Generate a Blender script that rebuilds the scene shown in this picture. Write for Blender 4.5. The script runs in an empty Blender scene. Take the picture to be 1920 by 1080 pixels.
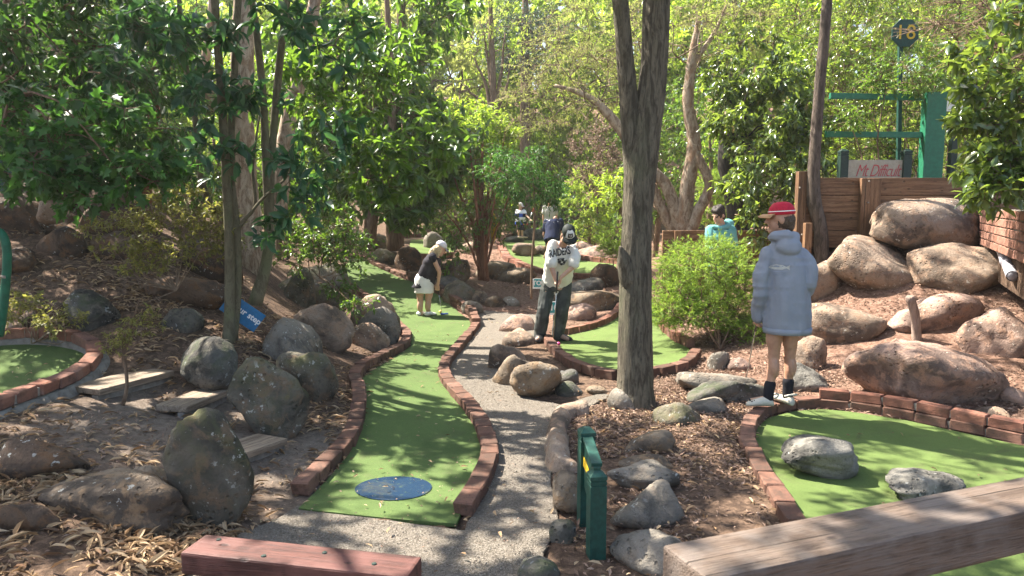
import bpy, bmesh, math, random
import numpy as np
from mathutils import Vector, Matrix, Euler, Quaternion
from mathutils.geometry import delaunay_2d_cdt

# ---------------------------------------------------------------- camera, sky, sun, exposure
SC = bpy.context.scene
COL = SC.collection
CAM_Z, PITCH, FPX = 1.75, math.radians(6.5), 1400.0
cam_d = bpy.data.cameras.new('camera'); cam = bpy.data.objects.new('camera', cam_d); COL.objects.link(cam)
cam.location = (0, 0, CAM_Z); cam.rotation_euler = (math.pi/2 - PITCH, 0, 0)
cam_d.sensor_width = 36.0; cam_d.lens = FPX/1920*36.0; cam_d.clip_start = 0.05; cam_d.clip_end = 2000
SC.camera = cam
cam_d.dof.use_dof = True; cam_d.dof.focus_distance = 7.5; cam_d.dof.aperture_fstop = 8.0     # a phone lens: only the very near rail softens
SUN_AZ, SUN_EL = math.radians(-62), math.radians(52)      # azimuth from +Y towards +X
SUN_V = Vector((math.sin(SUN_AZ)*math.cos(SUN_EL), math.cos(SUN_AZ)*math.cos(SUN_EL), math.sin(SUN_EL)))
W = bpy.data.worlds.new('World'); SC.world = W; W.use_nodes = True
wn = W.node_tree.nodes; wl = W.node_tree.links; wn.clear()
sky = wn.new('ShaderNodeTexSky'); sky.sky_type = 'NISHITA'; sky.sun_disc = False
sky.sun_elevation = SUN_EL; sky.sun_rotation = SUN_AZ; sky.air_density = 1.0; sky.dust_density = 2.0; sky.ozone_density = 1.0
bg = wn.new('ShaderNodeBackground'); bg.inputs['Strength'].default_value = 0.095
wo = wn.new('ShaderNodeOutputWorld'); wl.new(sky.outputs[0], bg.inputs[0]); wl.new(bg.outputs[0], wo.inputs[0])
sun_d = bpy.data.lights.new('sun', 'SUN'); sun = bpy.data.objects.new('sun', sun_d); COL.objects.link(sun)
sun_d.energy = 5.0; sun_d.angle = math.radians(0.53); sun_d.color = (1.0, 0.94, 0.84)
sun.rotation_euler = SUN_V.to_track_quat('Z', 'Y').to_euler(); sun.location = (-20, 15, 30)
SC.view_settings.view_transform = 'Standard'; SC.view_settings.look = 'None'
SC.view_settings.exposure = 2.2; SC.view_settings.gamma = 1.0
try: SC.view_settings.use_white_balance = True; SC.view_settings.white_balance_temperature = 6650; SC.view_settings.white_balance_tint = 10
except Exception: pass
cy = SC.cycles
cy.use_denoising = True
try: cy.denoiser = 'OPENIMAGEDENOISE'; cy.denoising_input_passes = 'RGB_ALBEDO_NORMAL'; cy.denoising_prefilter = 'ACCURATE'
except Exception: pass
cy.max_bounces = 6; cy.diffuse_bounces = 4; cy.glossy_bounces = 2; cy.transmission_bounces = 4; cy.transparent_max_bounces = 6
cy.caustics_reflective = False; cy.caustics_refractive = False
cy.sample_clamp_indirect = 6.0; cy.use_light_tree = False

# ---------------------------------------------------------------- pixel <-> world helpers (authoring aid)
CP, SP = math.cos(PITCH), math.sin(PITCH)
def ray(px, py):
    dx, dy = (px-960)/FPX, (540-py)/FPX
    return np.array([dx, CP + dy*SP, -SP + dy*CP])
def P(px, py, Y):
    d = ray(px, py); return np.array([0, 0, CAM_Z]) + d*(Y/d[1])

# ---------------------------------------------------------------- noise
def _hash(ix, iy, iz, seed):
    h = (ix.astype(np.int64)*374761393 + iy.astype(np.int64)*668265263 + iz.astype(np.int64)*2147483647 + seed*974711) & 0xffffffff
    h = ((h ^ (h >> 13))*1274126177) & 0xffffffff
    h = ((h ^ (h >> 16))*2246822519) & 0xffffffff
    return ((h ^ (h >> 15)) & 0xffffff)/float(0xffffff)
def vnoise(p, seed=0):
    p = np.asarray(p, float); i = np.floor(p).astype(np.int64); f = p - i; f = f*f*(3-2*f)
    r = 0
    for a in (0, 1):
        for b in (0, 1):
            for c in (0, 1):
                w = (f[:, 0] if a else 1-f[:, 0])*(f[:, 1] if b else 1-f[:, 1])*(f[:, 2] if c else 1-f[:, 2])
                r = r + w*_hash(i[:, 0]+a, i[:, 1]+b, i[:, 2]+c, seed)
    return r*2-1
def fbm(p, oct=4, seed=0, gain=.5):
    r, a, s = 0, 1.0, 0
    p = np.asarray(p, float)
    for k in range(oct):
        r = r + a*vnoise(p*(2.03**k), seed+k*17); s += a; a *= gain
    return r/s

# ---------------------------------------------------------------- terrain heights: thin plate through surveyed points
ctl = [(-1,3,0),(0,3,0),(1,3,0),(-1,4.2,0),(.3,4.2,0),(0,5,0),(0,6,-.01),(1,4.5,.02),(1,5.6,.04),(2,5,0),(3.2,5,0),(2.5,4,0),(4,4.5,0),(6,4,0),
 (2,6.2,.03),(0,8,-.04),(.5,9,-.06),(1,10,-.07),(2,9.2,-.03),(-.8,8,-.05),(-.6,7,-.03),(-1.2,10,-.12),(0,0,0),(4,0,0),(-4,0,.2),
 (-2.0,3.2,.15),(-2.9,3.8,.28),(-2.2,4.6,.22),(-1.6,4.5,.03),(-1.75,5.0,.1),(-2.6,5.7,.25),(-3.1,4.9,.36),(-3.6,5.6,.42),(-3.0,5.9,.4),(-4.5,4.5,.4),
 (-3,6.6,.62),(-4.5,6.6,.75),(-1.6,6.4,.12),(-2.2,6.6,.34),(-3.6,7.6,1.0),(-5,8.6,1.55),(-3.6,8.6,1.15),(-8,9,1.8),(-2.6,8,.5),(-1.7,8,.06),(-1.75,9.2,-.02),(-2.8,10,.3),
 (-5,12,1.5),(-10,14,2),(-4.6,14,.5),(-7,18,1.2),(-2.1,11.8,-.17),(-2.9,13,.05),
 (2.6,9,.07),(4,9,.62),(4.4,7.6,.34),(3.6,6.5,.1),(5.2,6.3,.2),(6,8,.7),(4.6,9.9,1.22),(6.2,9.9,1.3),(3.7,9.9,.72),(2.9,10.8,.12),(3.5,8,.22),(8,12,1.35),(3.4,13,.35),(6,16,.9),(12,10,1.6),(10,5,.5),
 (0,12.5,-.15),(-.5,12,-.15),(1.5,13,-.06),(1.4,11.4,-.06),(0,26,.3),(-6,26,.5),(6,26,.6),(10,20,1.4),(0,34,.9),(0,42,2.6),(-15,42,3.6),(15,42,3.8),(-30,60,12),(0,60,11),(30,60,12),(-30,10,2.4),(30,10,2.4),(-25,25,2.6),(25,25,2.6),(-12,-2,.6),(12,-2,.6)]
for (px, py, Y) in [(690,492,16.5),(770,525,15),(660,545,14),(745,610,11.8),(845,525,14.5),(905,540,14.6),(990,515,17),(950,472,20.5),(1150,523,16.2),(1100,475,21.5),(600,470,17)]:
    ctl.append(tuple(P(px, py, Y)))
ctl = np.array(ctl)
def _U(r2): return np.where(r2 > 1e-12, .5*r2*np.log(np.maximum(r2, 1e-12)), 0)
_n = len(ctl); _A = np.zeros((_n+3, _n+3))
_d2 = ((ctl[:, None, :2]-ctl[None, :, :2])**2).sum(-1); _A[:_n, :_n] = _U(_d2) + np.eye(_n)*.02
_A[:_n, _n] = 1; _A[:_n, _n+1:] = ctl[:, :2]; _A[_n, :_n] = 1; _A[_n+1:, :_n] = ctl[:, :2].T
_wt = np.linalg.solve(_A, np.concatenate([ctl[:, 2], np.zeros(3)]))
def g(x, y):
    x = np.clip(np.atleast_1d(np.asarray(x, float)), -30, 30); y = np.clip(np.atleast_1d(np.asarray(y, float)), -2, 60)
    sh = np.broadcast(x, y).shape; x = np.broadcast_to(x, sh).ravel(); y = np.broadcast_to(y, sh).ravel()
    out = np.empty(len(x))
    for s in range(0, len(x), 20000):
        xs, ys = x[s:s+20000], y[s:s+20000]
        out[s:s+20000] = _U((xs[:, None]-ctl[None, :, 0])**2 + (ys[:, None]-ctl[None, :, 1])**2) @ _wt[:_n] + _wt[_n] + _wt[_n+1]*xs + _wt[_n+2]*ys
    return out.reshape(sh)
def gz(x, y): return float(g(x, y).ravel()[0])
_tt = np.concatenate([np.arange(1.5, 12, .01), np.arange(12, 80, .05)])
def G(px, py):
    d = ray(px, py); pts = np.array([0, 0, CAM_Z])[None]+_tt[:, None]*d[None]
    below = pts[:, 2] < g(pts[:, 0], pts[:, 1])
    k = int(np.argmax(below)) if below.any() else len(_tt)-1
    return pts[k]

# ---------------------------------------------------------------- object helpers
def link(o, parent=None):
    COL.objects.link(o)
    if parent is not None: o.parent = parent
    return o
def tag(o, label=None, cat=None, group=None, kind=None):
    if label: o['label'] = label
    if cat: o['category'] = cat
    if group: o['group'] = group
    if kind: o['kind'] = kind
    return o
def empty(name, loc=(0,0,0), rz=0, label=None, cat=None, group=None, kind=None):
    o = bpy.data.objects.new(name, None); COL.objects.link(o); o.location = [float(c) for c in loc]; o.rotation_euler = (0, 0, rz); o.empty_display_size = .1
    return tag(o, label, cat, group, kind)
def mesh_np(name, verts, faces, mat, smooth=True, attrs=None):
    """verts (n,3); faces: (m,3) or (m,4) array, or list of such arrays; attrs: dict name->(n,) float"""
    me = bpy.data.meshes.new(name)
    verts = np.asarray(verts, np.float32)
    if not isinstance(faces, list): faces = [faces]
    faces = [np.asarray(f, np.int32) for f in faces if len(f)]
    me.vertices.add(len(verts)); me.vertices.foreach_set('co', verts.ravel())
    loops = np.concatenate([f.ravel() for f in faces]); starts = []; s = 0
    for f in faces:
        starts.append(s + np.arange(len(f))*f.shape[1]); s += f.size
    starts = np.concatenate(starts).astype(np.int32)
    me.loops.add(len(loops)); me.loops.foreach_set('vertex_index', loops)
    me.polygons.add(len(starts)); me.polygons.foreach_set('loop_start', starts)
    me.polygons.foreach_set('use_smooth', np.full(len(starts), bool(smooth)))
    for k, v in (attrs or {}).items():
        a = me.attributes.new(k, 'FLOAT', 'POINT'); a.data.foreach_set('value', np.asarray(v, np.float32))
    me.update(calc_edges=True); me.validate()
    if mat is not None: me.materials.append(mat)
    return me
def obj(name, me, parent=None, loc=None, rot=None):
    o = bpy.data.objects.new(name, me); link(o, parent)
    if loc is not None: o.location = [float(c) for c in loc]
    if rot is not None: o.rotation_euler = rot
    return o
class MB:
    """collects verts / faces of one mesh"""
    def __init__(s): s.v = []; s.f = {}; s.n = 0
    def add(s, v, f):
        v = np.asarray(v, float); f = np.asarray(f, int)
        s.v.append(v); s.f.setdefault(f.shape[1], []).append(f+s.n); s.n += len(v); return s
    def box(s, c, size, R=None, bev=0.0):
        sx, sy, sz = [q/2 for q in size]
        if bev <= 0:
            v = np.array([[x, y, z] for x in (-sx, sx) for y in (-sy, sy) for z in (-sz, sz)])
            f = np.array([[0,1,3,2],[4,6,7,5],[0,4,5,1],[2,3,7,6],[0,2,6,4],[1,5,7,3]])
            if R is not None: v = v @ np.array(R).T
            return s.add(v+np.array(c), f)
        bm = bmesh.new(); bmesh.ops.create_cube(bm, size=1.0)
        bmesh.ops.scale(bm, vec=size, verts=bm.verts)
        bmesh.ops.bevel(bm, geom=bm.edges[:], offset=bev, segments=1, affect='EDGES', profile=.5)
        bmesh.ops.triangulate(bm, faces=bm.faces[:])
        v = np.array([q.co[:] for q in bm.verts]); f = np.array([[l.vert.index for l in q.loops] for q in bm.faces]); bm.free()
        if R is not None: v = v @ np.array(R).T
        return s.add(v+np.array(c), f)
    def tube(s, pts, rad, n=8, cap=True, disp=None):
        v, f, c = tube_arrays(pts, rad, n, disp)
        base = s.n; s.add(v, f)
        if cap:
            m = len(v)//n
            a = len(s.v[-1])
            cv = np.array([v[:n].mean(0), v[-n:].mean(0)]); k = np.arange(n)
            cf = np.concatenate([np.stack([np.full(n, base+a), base+(k+1) % n, base+k], 1), np.stack([np.full(n, base+a+1), base+(m-1)*n+k, base+(m-1)*n+(k+1) % n], 1)])
            s.v.append(cv); s.f.setdefault(3, []).append(cf); s.n += 2
        return s
    def lathe(s, prof, n=16, c=(0,0,0), R=None):
        """prof: list of (r,z)"""
        prof = np.array(prof, float); a = np.arange(n)*2*math.pi/n
        v = np.stack([prof[:, None, 0]*np.cos(a), prof[:, None, 0]*np.sin(a), np.repeat(prof[:, 1:2], n, 1)], -1).reshape(-1, 3)
        k = np.arange(n); f = np.concatenate([np.stack([i*n+k, i*n+(k+1) % n, (i+1)*n+(k+1) % n, (i+1)*n+k], 1) for i in range(len(prof)-1)])
        if R is not None: v = v @ np.array(R).T
        return s.add(v+np.array(c), f)
    def mesh(s, name, mat, smooth=False):
        return mesh_np(name, np.concatenate(s.v), [np.concatenate(x) for x in s.f.values()], mat, smooth)
    def obj(s, name, mat, parent=None, smooth=False):
        return obj(name, s.mesh(name, mat, smooth), parent)
def tube_arrays(pts, rad, n=8, disp=None):
    pts = np.asarray(pts, float); m = len(pts)
    rad = np.broadcast_to(np.asarray(rad, float), (m,))
    T = np.gradient(pts, axis=0); T /= np.linalg.norm(T, axis=1)[:, None]+1e-9
    ref = np.array([1.0, 0, 0]) if abs(T[0][0]) < .9 else np.array([0, 1.0, 0])
    X = np.zeros_like(pts); x = ref - T[0]*(ref@T[0]); x /= np.linalg.norm(x)
    for i in range(m):
        x = x - T[i]*(x@T[i]); x /= np.linalg.norm(x)+1e-9; X[i] = x
    Yv = np.cross(T, X); a = np.arange(n)*2*math.pi/n
    R = np.repeat(rad[:, None], n, 1)
    if disp is not None: R = R*(1+disp(np.repeat(a[None], m, 0), np.repeat(np.linspace(0, 1, m)[:, None], n, 1)))
    v = pts[:, None]+R[..., None]*(np.cos(a)[None, :, None]*X[:, None]+np.sin(a)[None, :, None]*Yv[:, None])
    k = np.arange(n)
    f = np.concatenate([np.stack([i*n+k, i*n+(k+1) % n, (i+1)*n+(k+1) % n, (i+1)*n+k], 1) for i in range(m-1)])
    return v.reshape(-1, 3), f, None
def spline(pts, n):
    """Catmull-Rom resample to n points, even in arc length"""
    p = np.asarray(pts, float)
    if len(p) == 2: return p[0]+(p[1]-p[0])*np.linspace(0, 1, n)[:, None]
    q = np.vstack([2*p[0]-p[1], p, 2*p[-1]-p[-2]]); out = []
    for i in range(1, len(q)-2):
        t = np.linspace(0, 1, 24, endpoint=False)[:, None]
        a, b, c, d = q[i-1], q[i], q[i+1], q[i+2]
        out.append(.5*((2*b)+(-a+c)*t+(2*a-5*b+4*c-d)*t*t+(-a+3*b-3*c+d)*t**3))
    out = np.vstack(out+[p[-1][None]]); L = np.concatenate([[0], np.cumsum(np.linalg.norm(np.diff(out, axis=0), axis=1))])
    s = np.linspace(0, L[-1], n); return np.stack([np.interp(s, L, out[:, k]) for k in range(p.shape[1])], 1)
def arclen(p): return float(np.linalg.norm(np.diff(np.asarray(p), axis=0), axis=1).sum())
def in_poly(x, y, poly):
    poly = np.asarray(poly); r = np.zeros(np.shape(x), bool); j = len(poly)-1
    for i in range(len(poly)):
        xi, yi = poly[i]; xj, yj = poly[j]
        c = ((yi > y) != (yj > y)) & (x < (xj-xi)*(y-yi)/(yj-yi+1e-12)+xi); r ^= c; j = i
    return r

# ---------------------------------------------------------------- materials
MATS = {}
class NT:
    def __init__(s, name):
        s.m = bpy.data.materials.new(name); s.m.use_nodes = True; s.t = s.m.node_tree; s.t.nodes.clear()
        s.out = s.t.nodes.new('ShaderNodeOutputMaterial')
    def n(s, typ, **kw):
        nd = s.t.nodes.new('ShaderNode'+typ)
        for k, v in kw.items():
            if k.startswith('i_'):
                key = k[2:]; key = int(key) if key.isdigit() else key.replace('_', ' ')
                s.set(nd.inputs[key], v)
            else: setattr(nd, k, v)
        return nd
    def set(s, inp, v):
        if hasattr(v, 'is_linked') or isinstance(v, bpy.types.NodeSocket): s.t.links.new(v, inp)
        else:
            if isinstance(v, (tuple, list)) and len(v) == 3 and inp.type == 'RGBA': v = (*v, 1)
            inp.default_value = v
    def mix(s, a, b, f, blend='MIX'):
        nd = s.t.nodes.new('ShaderNodeMix'); nd.data_type = 'RGBA'; nd.blend_type = blend
        s.set(nd.inputs[0], f); s.set(nd.inputs[6], a); s.set(nd.inputs[7], b); return nd.outputs[2]
    def math(s, op, a, b=0.0, clamp=False):
        nd = s.t.nodes.new('ShaderNodeMath'); nd.operation = op; nd.use_clamp = clamp
        s.set(nd.inputs[0], a); s.set(nd.inputs[1], b); return nd.outputs[0]
    def ramp(s, fac, stops):
        nd = s.t.nodes.new('ShaderNodeValToRGB'); e = nd.color_ramp.elements
        while len(e) > 1: e.remove(e[-1])
        e[0].position = stops[0][0]; e[0].color = (*stops[0][1], 1) if len(stops[0][1]) == 3 else stops[0][1]
        for p, c in stops[1:]:
            q = e.new(p); q.color = (*c, 1)
        s.set(nd.inputs[0], fac); return nd.outputs[0]
    def rr(s, fac, lo, hi):   # smooth range to 0..1
        nd = s.t.nodes.new('ShaderNodeMapRange'); nd.interpolation_type = 'SMOOTHSTEP'
        s.set(nd.inputs[0], fac); nd.inputs[1].default_value = lo; nd.inputs[2].default_value = hi; return nd.outputs[0]
    def coord(s, kind='Object', scale=(1,1,1)):
        tc = s.n('TexCoord'); mp = s.n('Mapping'); s.t.links.new(tc.outputs[kind], mp.inputs[0]); mp.inputs['Scale'].default_value = scale; return mp.outputs[0]
    def pos(s, scale=(1,1,1)):
        ge = s.n('NewGeometry'); mp = s.n('Mapping'); s.t.links.new(ge.outputs['Position'], mp.inputs[0]); mp.inputs['Scale'].default_value = scale; return mp.outputs[0]
    def noise(s, vec, scale, detail=4, rough=.55, dist=0):
        nd = s.n('TexNoise'); s.t.links.new(vec, nd.inputs['Vector']); nd.inputs['Scale'].default_value = scale; nd.inputs['Detail'].default_value = detail
        nd.inputs['Roughness'].default_value = rough; nd.inputs['Distortion'].default_value = dist; return nd.outputs[0]
    def voro(s, vec, scale, feature='F1', out='Distance', rand=1.0):
        nd = s.n('TexVoronoi', feature=feature); s.t.links.new(vec, nd.inputs['Vector']); nd.inputs['Scale'].default_value = scale
        nd.inputs['Randomness'].default_value = rand; return nd.outputs[out]
    def bump(s, h, strength=.3, dist=.01, normal=None):
        nd = s.n('Bump'); nd.inputs['Strength'].default_value = strength; nd.inputs['Distance'].default_value = dist; s.set(nd.inputs['Height'], h)
        if normal is not None: s.t.links.new(normal, nd.inputs['Normal'])
        return nd.outputs[0]
    def objrand(s): return s.n('ObjectInfo').outputs['Random']
    def attr(s, name): nd = s.n('Attribute', attribute_name=name); return nd.outputs['Fac']
    def principled(s, col, rough=.6, normal=None, spec=.4, metal=0.0):
        b = s.n('BsdfPrincipled'); s.set(b.inputs['Base Color'], col); s.set(b.inputs['Roughness'], rough)
        b.inputs['Specular IOR Level'].default_value = spec; b.inputs['Metallic'].default_value = metal
        if normal is not None: s.t.links.new(normal, b.inputs['Normal'])
        return b.outputs[0]
    def done(s, shader): s.t.links.new(shader, s.out.inputs[0]); return s.m

def m_simple(name, col, rough=.6, spec=.35, var=.12, scale=30, bump=.0, metal=0.0, objvar=0.0):
    t = NT(name); c = t.coord(); nz = t.noise(c, scale, 5)
    f = t.rr(nz, .3, .7)
    cc = t.mix(tuple(q*(1-var) for q in col), tuple(min(1, q*(1+var)) for q in col), f)
    if objvar: cc = t.mix(cc, tuple(q*(1-objvar) for q in col), t.objrand())
    nb = t.bump(t.noise(c, scale*4, 3), bump, .004) if bump else None
    return t.done(t.principled(cc, rough, nb, spec, metal))
def m_rock(name, base, dark, warm, lichen=(.42,.42,.38), lich=.0, moss=None, mossamt=0.0, pit=.3, pitscale=22):
    t = NT(name); c0 = t.n('TexCoord').outputs['Object']; r = t.objrand()
    sh = t.n('VectorMath', operation='ADD'); t.t.links.new(c0, sh.inputs[0])
    cx = t.n('CombineXYZ'); [t.t.links.new(t.math('MULTIPLY', r, k), cx.inputs[i]) for i, k in enumerate((37., 91., 53.))]
    t.t.links.new(cx.outputs[0], sh.inputs[1]); c = sh.outputs[0]
    big = t.noise(c, 2.2, 5, .6, .6); mid = t.noise(c, 9, 6, .65, .3); fine = t.noise(c, 60, 4, .7)
    col = t.mix(tuple(q*.8 for q in dark), tuple(q*1.12 for q in base), t.rr(big, .40, .58)); col = t.mix(col, warm, t.math('MULTIPLY', t.rr(mid, .48, .62), .85)); col = t.mix(col, dark, t.math('MULTIPLY', t.rr(t.noise(c, 16, 6, .75, 1.2), .54, .62), .6))
    col = t.mix(col, tuple(q*.45 for q in base), t.math('MULTIPLY', t.rr(fine, .55, .75), .55))
    if moss:
        nz = t.n('SeparateXYZ'); t.t.links.new(t.n('NewGeometry').outputs['Normal'], nz.inputs[0])
        f = t.math('MULTIPLY', t.rr(t.noise(c, 5, 5, .7, .4), .5-.2*mossamt, .68), t.rr(nz.outputs[2], -.3, .7))
        col = t.mix(col, moss, t.math('MULTIPLY', f, .85))
    if lich:
        v = t.noise(c, 26, 3, .6); v2 = t.noise(c, 4, 3)
        f = t.math('MULTIPLY', t.rr(v, .62, .66), t.rr(v2, .5-.1*lich, .6))
        col = t.mix(col, lichen, t.math('MULTIPLY', f, .8))
    pits = t.rr(t.voro(c, pitscale), .12, .3)
    pm = t.rr(t.noise(c, 3, 2), .45, .65)
    pf = t.math('MULTIPLY', t.math('SUBTRACT', 1.0, pits), pm)
    col = t.mix(col, tuple(q*.35 for q in dark), t.math('MULTIPLY', pf, pit))
    h = t.math('ADD', t.math('MULTIPLY', mid, .6), t.math('MULTIPLY', fine, .3)); h = t.math('SUBTRACT', h, t.math('MULTIPLY', pf, pit*1.5))
    nb = t.bump(h, 1.0, .035)
    return t.done(t.principled(col, .88, nb, .2))
def m_leaf(name, dark, light, trans, tamt=.35, rough=.38, spec=.5, under=None, brown=None):
    t = NT(name); r = t.attr('rnd')
    col = t.ramp(r, [(0, tuple(q*.7 for q in dark)), (.35, dark), (.8, light), (1.0, (min(1, light[0]*1.7), light[1]*1.35, light[2]*1.2))])
    if brown: col = t.mix(col, brown, t.math('GREATER_THAN', r, .965))
    if under:
        bf = t.n('NewGeometry').outputs['Backfacing']; col = t.mix(col, under, bf)
    pr = t.principled(col, rough, None, spec)
    tr = t.n('BsdfTranslucent'); t.set(tr.inputs[0], t.mix(tuple(q*.6 for q in trans), trans, r))
    mx = t.n('MixShader'); mx.inputs[0].default_value = tamt; t.t.links.new(pr, mx.inputs[1]); t.t.links.new(tr.outputs[0], mx.inputs[2])
    return t.done(mx.outputs[0])
def m_bark(name, a, b, c=None, scale=(14,14,2.2), bump=.8, dist=.02, cscale=3):
    t = NT(name); co = t.coord('Object', scale); n1 = t.noise(co, 1.6, 7, .7, .9); n2 = t.noise(co, 7, 4, .6)
    col = t.mix(a, b, t.rr(n1, .36, .62))
    if c is not None:
        col = t.mix(col, c, t.math('MULTIPLY', t.rr(t.noise(t.coord('Object', (1,1,.6)), cscale, 5, .65, .3), .52, .68), .8))
    col = t.mix(col, tuple(q*.4 for q in a), t.math('MULTIPLY', t.rr(n2, .56, .72), .6))
    nb = t.bump(t.math('ADD', n1, t.math('MULTIPLY', n2, .4)), bump, dist)
    return t.done(t.principled(col, .85, nb, .2))
def m_wood(name, a, b, axis=0, scale=6, rough=.65, grey=None, spec=.3):
    t = NT(name); s = [14, 14, 14]; s[axis] = .9
    c0 = t.coord('Object', tuple(s)); r = t.objrand(); cx = t.n('CombineXYZ'); [t.t.links.new(t.math('MULTIPLY', r, k), cx.inputs[i]) for i, k in enumerate((31., 17., 43.))]
    ad = t.n('VectorMath', operation='ADD'); t.t.links.new(c0, ad.inputs[0]); t.t.links.new(cx.outputs[0], ad.inputs[1]); c = ad.outputs[0]
    n1 = t.noise(c, scale*.35, 6, .6, .5); n2 = t.noise(c, scale*2.2, 3, .6, .2)
    col = t.mix(a, b, t.rr(n1, .40, .60)); col = t.mix(col, tuple(q*.4 for q in a), t.math('MULTIPLY', t.rr(n2, .54, .66), .7))
    if grey: col = t.mix(col, grey, t.math('MULTIPLY', t.rr(t.noise(t.coord('Object', (3,3,3)), 2.2, 4, .6), .42, .66), .85))
    col = t.mix(col, t.mix(col, (.02,.015,.01), .35), r)
    sc = [55, 55, 55]; sc[axis] = 1.1; cr = t.rr(t.noise(t.coord('Object', tuple(sc)), 1.0, 3, .5, .3), .62, .68)
    kn = t.math('SUBTRACT', 1.0, t.rr(t.voro(t.coord('Object', (5, 9, 9)), 1.0), .06, .13)); dk = t.math('MAXIMUM', cr, t.math('MULTIPLY', kn, .8))
    col = t.mix(col, tuple(q*.22 for q in a), t.math('MULTIPLY', dk, .85))
    nb = t.bump(t.math('SUBTRACT', t.math('ADD', n1, t.math('MULTIPLY', n2, .7)), dk), .7, .008)
    return t.done(t.principled(col, rough, nb, spec))
# ---------------------------------------------------------------- setting materials
def m_ground():
    t = NT('mulch_soil'); c = t.pos(); n1 = t.noise(c, .9, 5, .6); n2 = t.noise(c, 18, 5, .7, .5); n3 = t.noise(c, 90, 4, .7)
    red = t.attr('red'); sand = t.attr('sand')
    base = t.mix((.07,.046,.033), (.16,.105,.072), t.rr(n2, .4, .62))
    redc = t.mix((.12,.068,.048), (.27,.17,.125), t.rr(n2, .35, .68))
    sandc = t.mix((.12,.094,.075), (.2,.165,.135), t.rr(n2, .3, .7))
    col = t.mix(base, redc, red); col = t.mix(col, sandc, sand)
    col = t.mix(col, (.035,.024,.018), t.math('MULTIPLY', t.rr(n3, .52, .68), .55)); col = t.mix(col, tuple(q*.5 for q in (.1,.07,.05)), t.math('MULTIPLY', t.rr(n1, .5, .75), .35))
    nb = t.bump(t.math('ADD', n2, t.math('MULTIPLY', n3, .5)), .8, .02)
    return t.done(t.principled(col, .95, nb, .1))
def m_gravel():
    t = NT('gravel'); c = t.pos(); v = t.voro(c, 170, out='Color'); sep = t.n('SeparateColor'); t.t.links.new(v, sep.inputs[0])
    d = t.voro(c, 170); n1 = t.noise(c, 1.6, 5, .65); n2 = t.noise(c, 14, 4, .6)
    col = t.ramp(sep.outputs[0], [(0, (.085,.072,.058)), (.5, (.15,.13,.106)), (.85, (.205,.18,.15)), (1, (.28,.25,.21))])
    col = t.mix(col, (.17,.145,.12), t.math('MULTIPLY', t.rr(n1, .42, .7), .55)); col = t.mix(col, (.1,.07,.05), t.math('MULTIPLY', t.rr(n2, .58, .72), .45))
    nb = t.bump(t.math('SUBTRACT', 1.0, d), .9, .008)
    return t.done(t.principled(col, .95, nb, .15))
def m_turf(name, a, b):
    t = NT(name); c = t.pos(); n1 = t.noise(c, 1.3, 5, .6); n2 = t.noise(c, 240, 3, .7); n3 = t.noise(c, 30, 4, .6); st = t.noise(t.pos((2, 9, 2)), 3, 4)
    col = t.mix(a, b, t.rr(n2, .3, .7)); col = t.mix(col, tuple(q*.72 for q in a), t.math('MULTIPLY', t.rr(n1, .45, .7), .6))
    col = t.mix(col, (.15,.2,.06), t.math('MULTIPLY', t.rr(n3, .55, .75), .3)); col = t.mix(col, tuple(q*.8 for q in b), t.math('MULTIPLY', t.rr(st, .5, .7), .4)); col = t.mix(col, (.085,.08,.045), t.math('MULTIPLY', t.rr(t.noise(c, 4.5, 6, .7, .6), .5, .72), .45)); col = t.mix(col, tuple(q*.35 for q in a), t.math('MULTIPLY', t.rr(t.noise(c, 110, 3, .7), .56, .68), .5))
    nb = t.bump(t.math('ADD', n2, t.math('MULTIPLY', n3, .4)), .6, .006)
    return t.done(t.principled(col, .92, nb, .12))
def m_brick(name, cols, dirt=.5):
    t = NT(name); r = t.objrand(); c0 = t.coord('Object', (1,1,1)); cx = t.n('CombineXYZ'); [t.t.links.new(t.math('MULTIPLY', r, k), cx.inputs[i]) for i, k in enumerate((31., 17., 43.))]
    ad = t.n('VectorMath', operation='ADD'); t.t.links.new(c0, ad.inputs[0]); t.t.links.new(cx.outputs[0], ad.inputs[1]); c = ad.outputs[0]
    col = t.ramp(r, [(i/(len(cols)-1), q) for i, q in enumerate(cols)])
    n1 = t.noise(c, 12, 5, .65); n2 = t.noise(c, 70, 4, .7); n0 = t.noise(c, 4, 3)
    col = t.mix(col, (.06,.045,.036), t.math('MULTIPLY', t.rr(n1, .42, .66), dirt)); col = t.mix(col, (.05,.035,.03), t.math('MULTIPLY', t.rr(n2, .54, .7), .6))
    col = t.mix(col, (.3,.27,.23), t.math('MULTIPLY', t.rr(n0, .6, .75), .25))
    nb = t.bump(t.math('ADD', n1, n2), .8, .006)
    return t.done(t.principled(col, .92, nb, .15))
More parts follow.
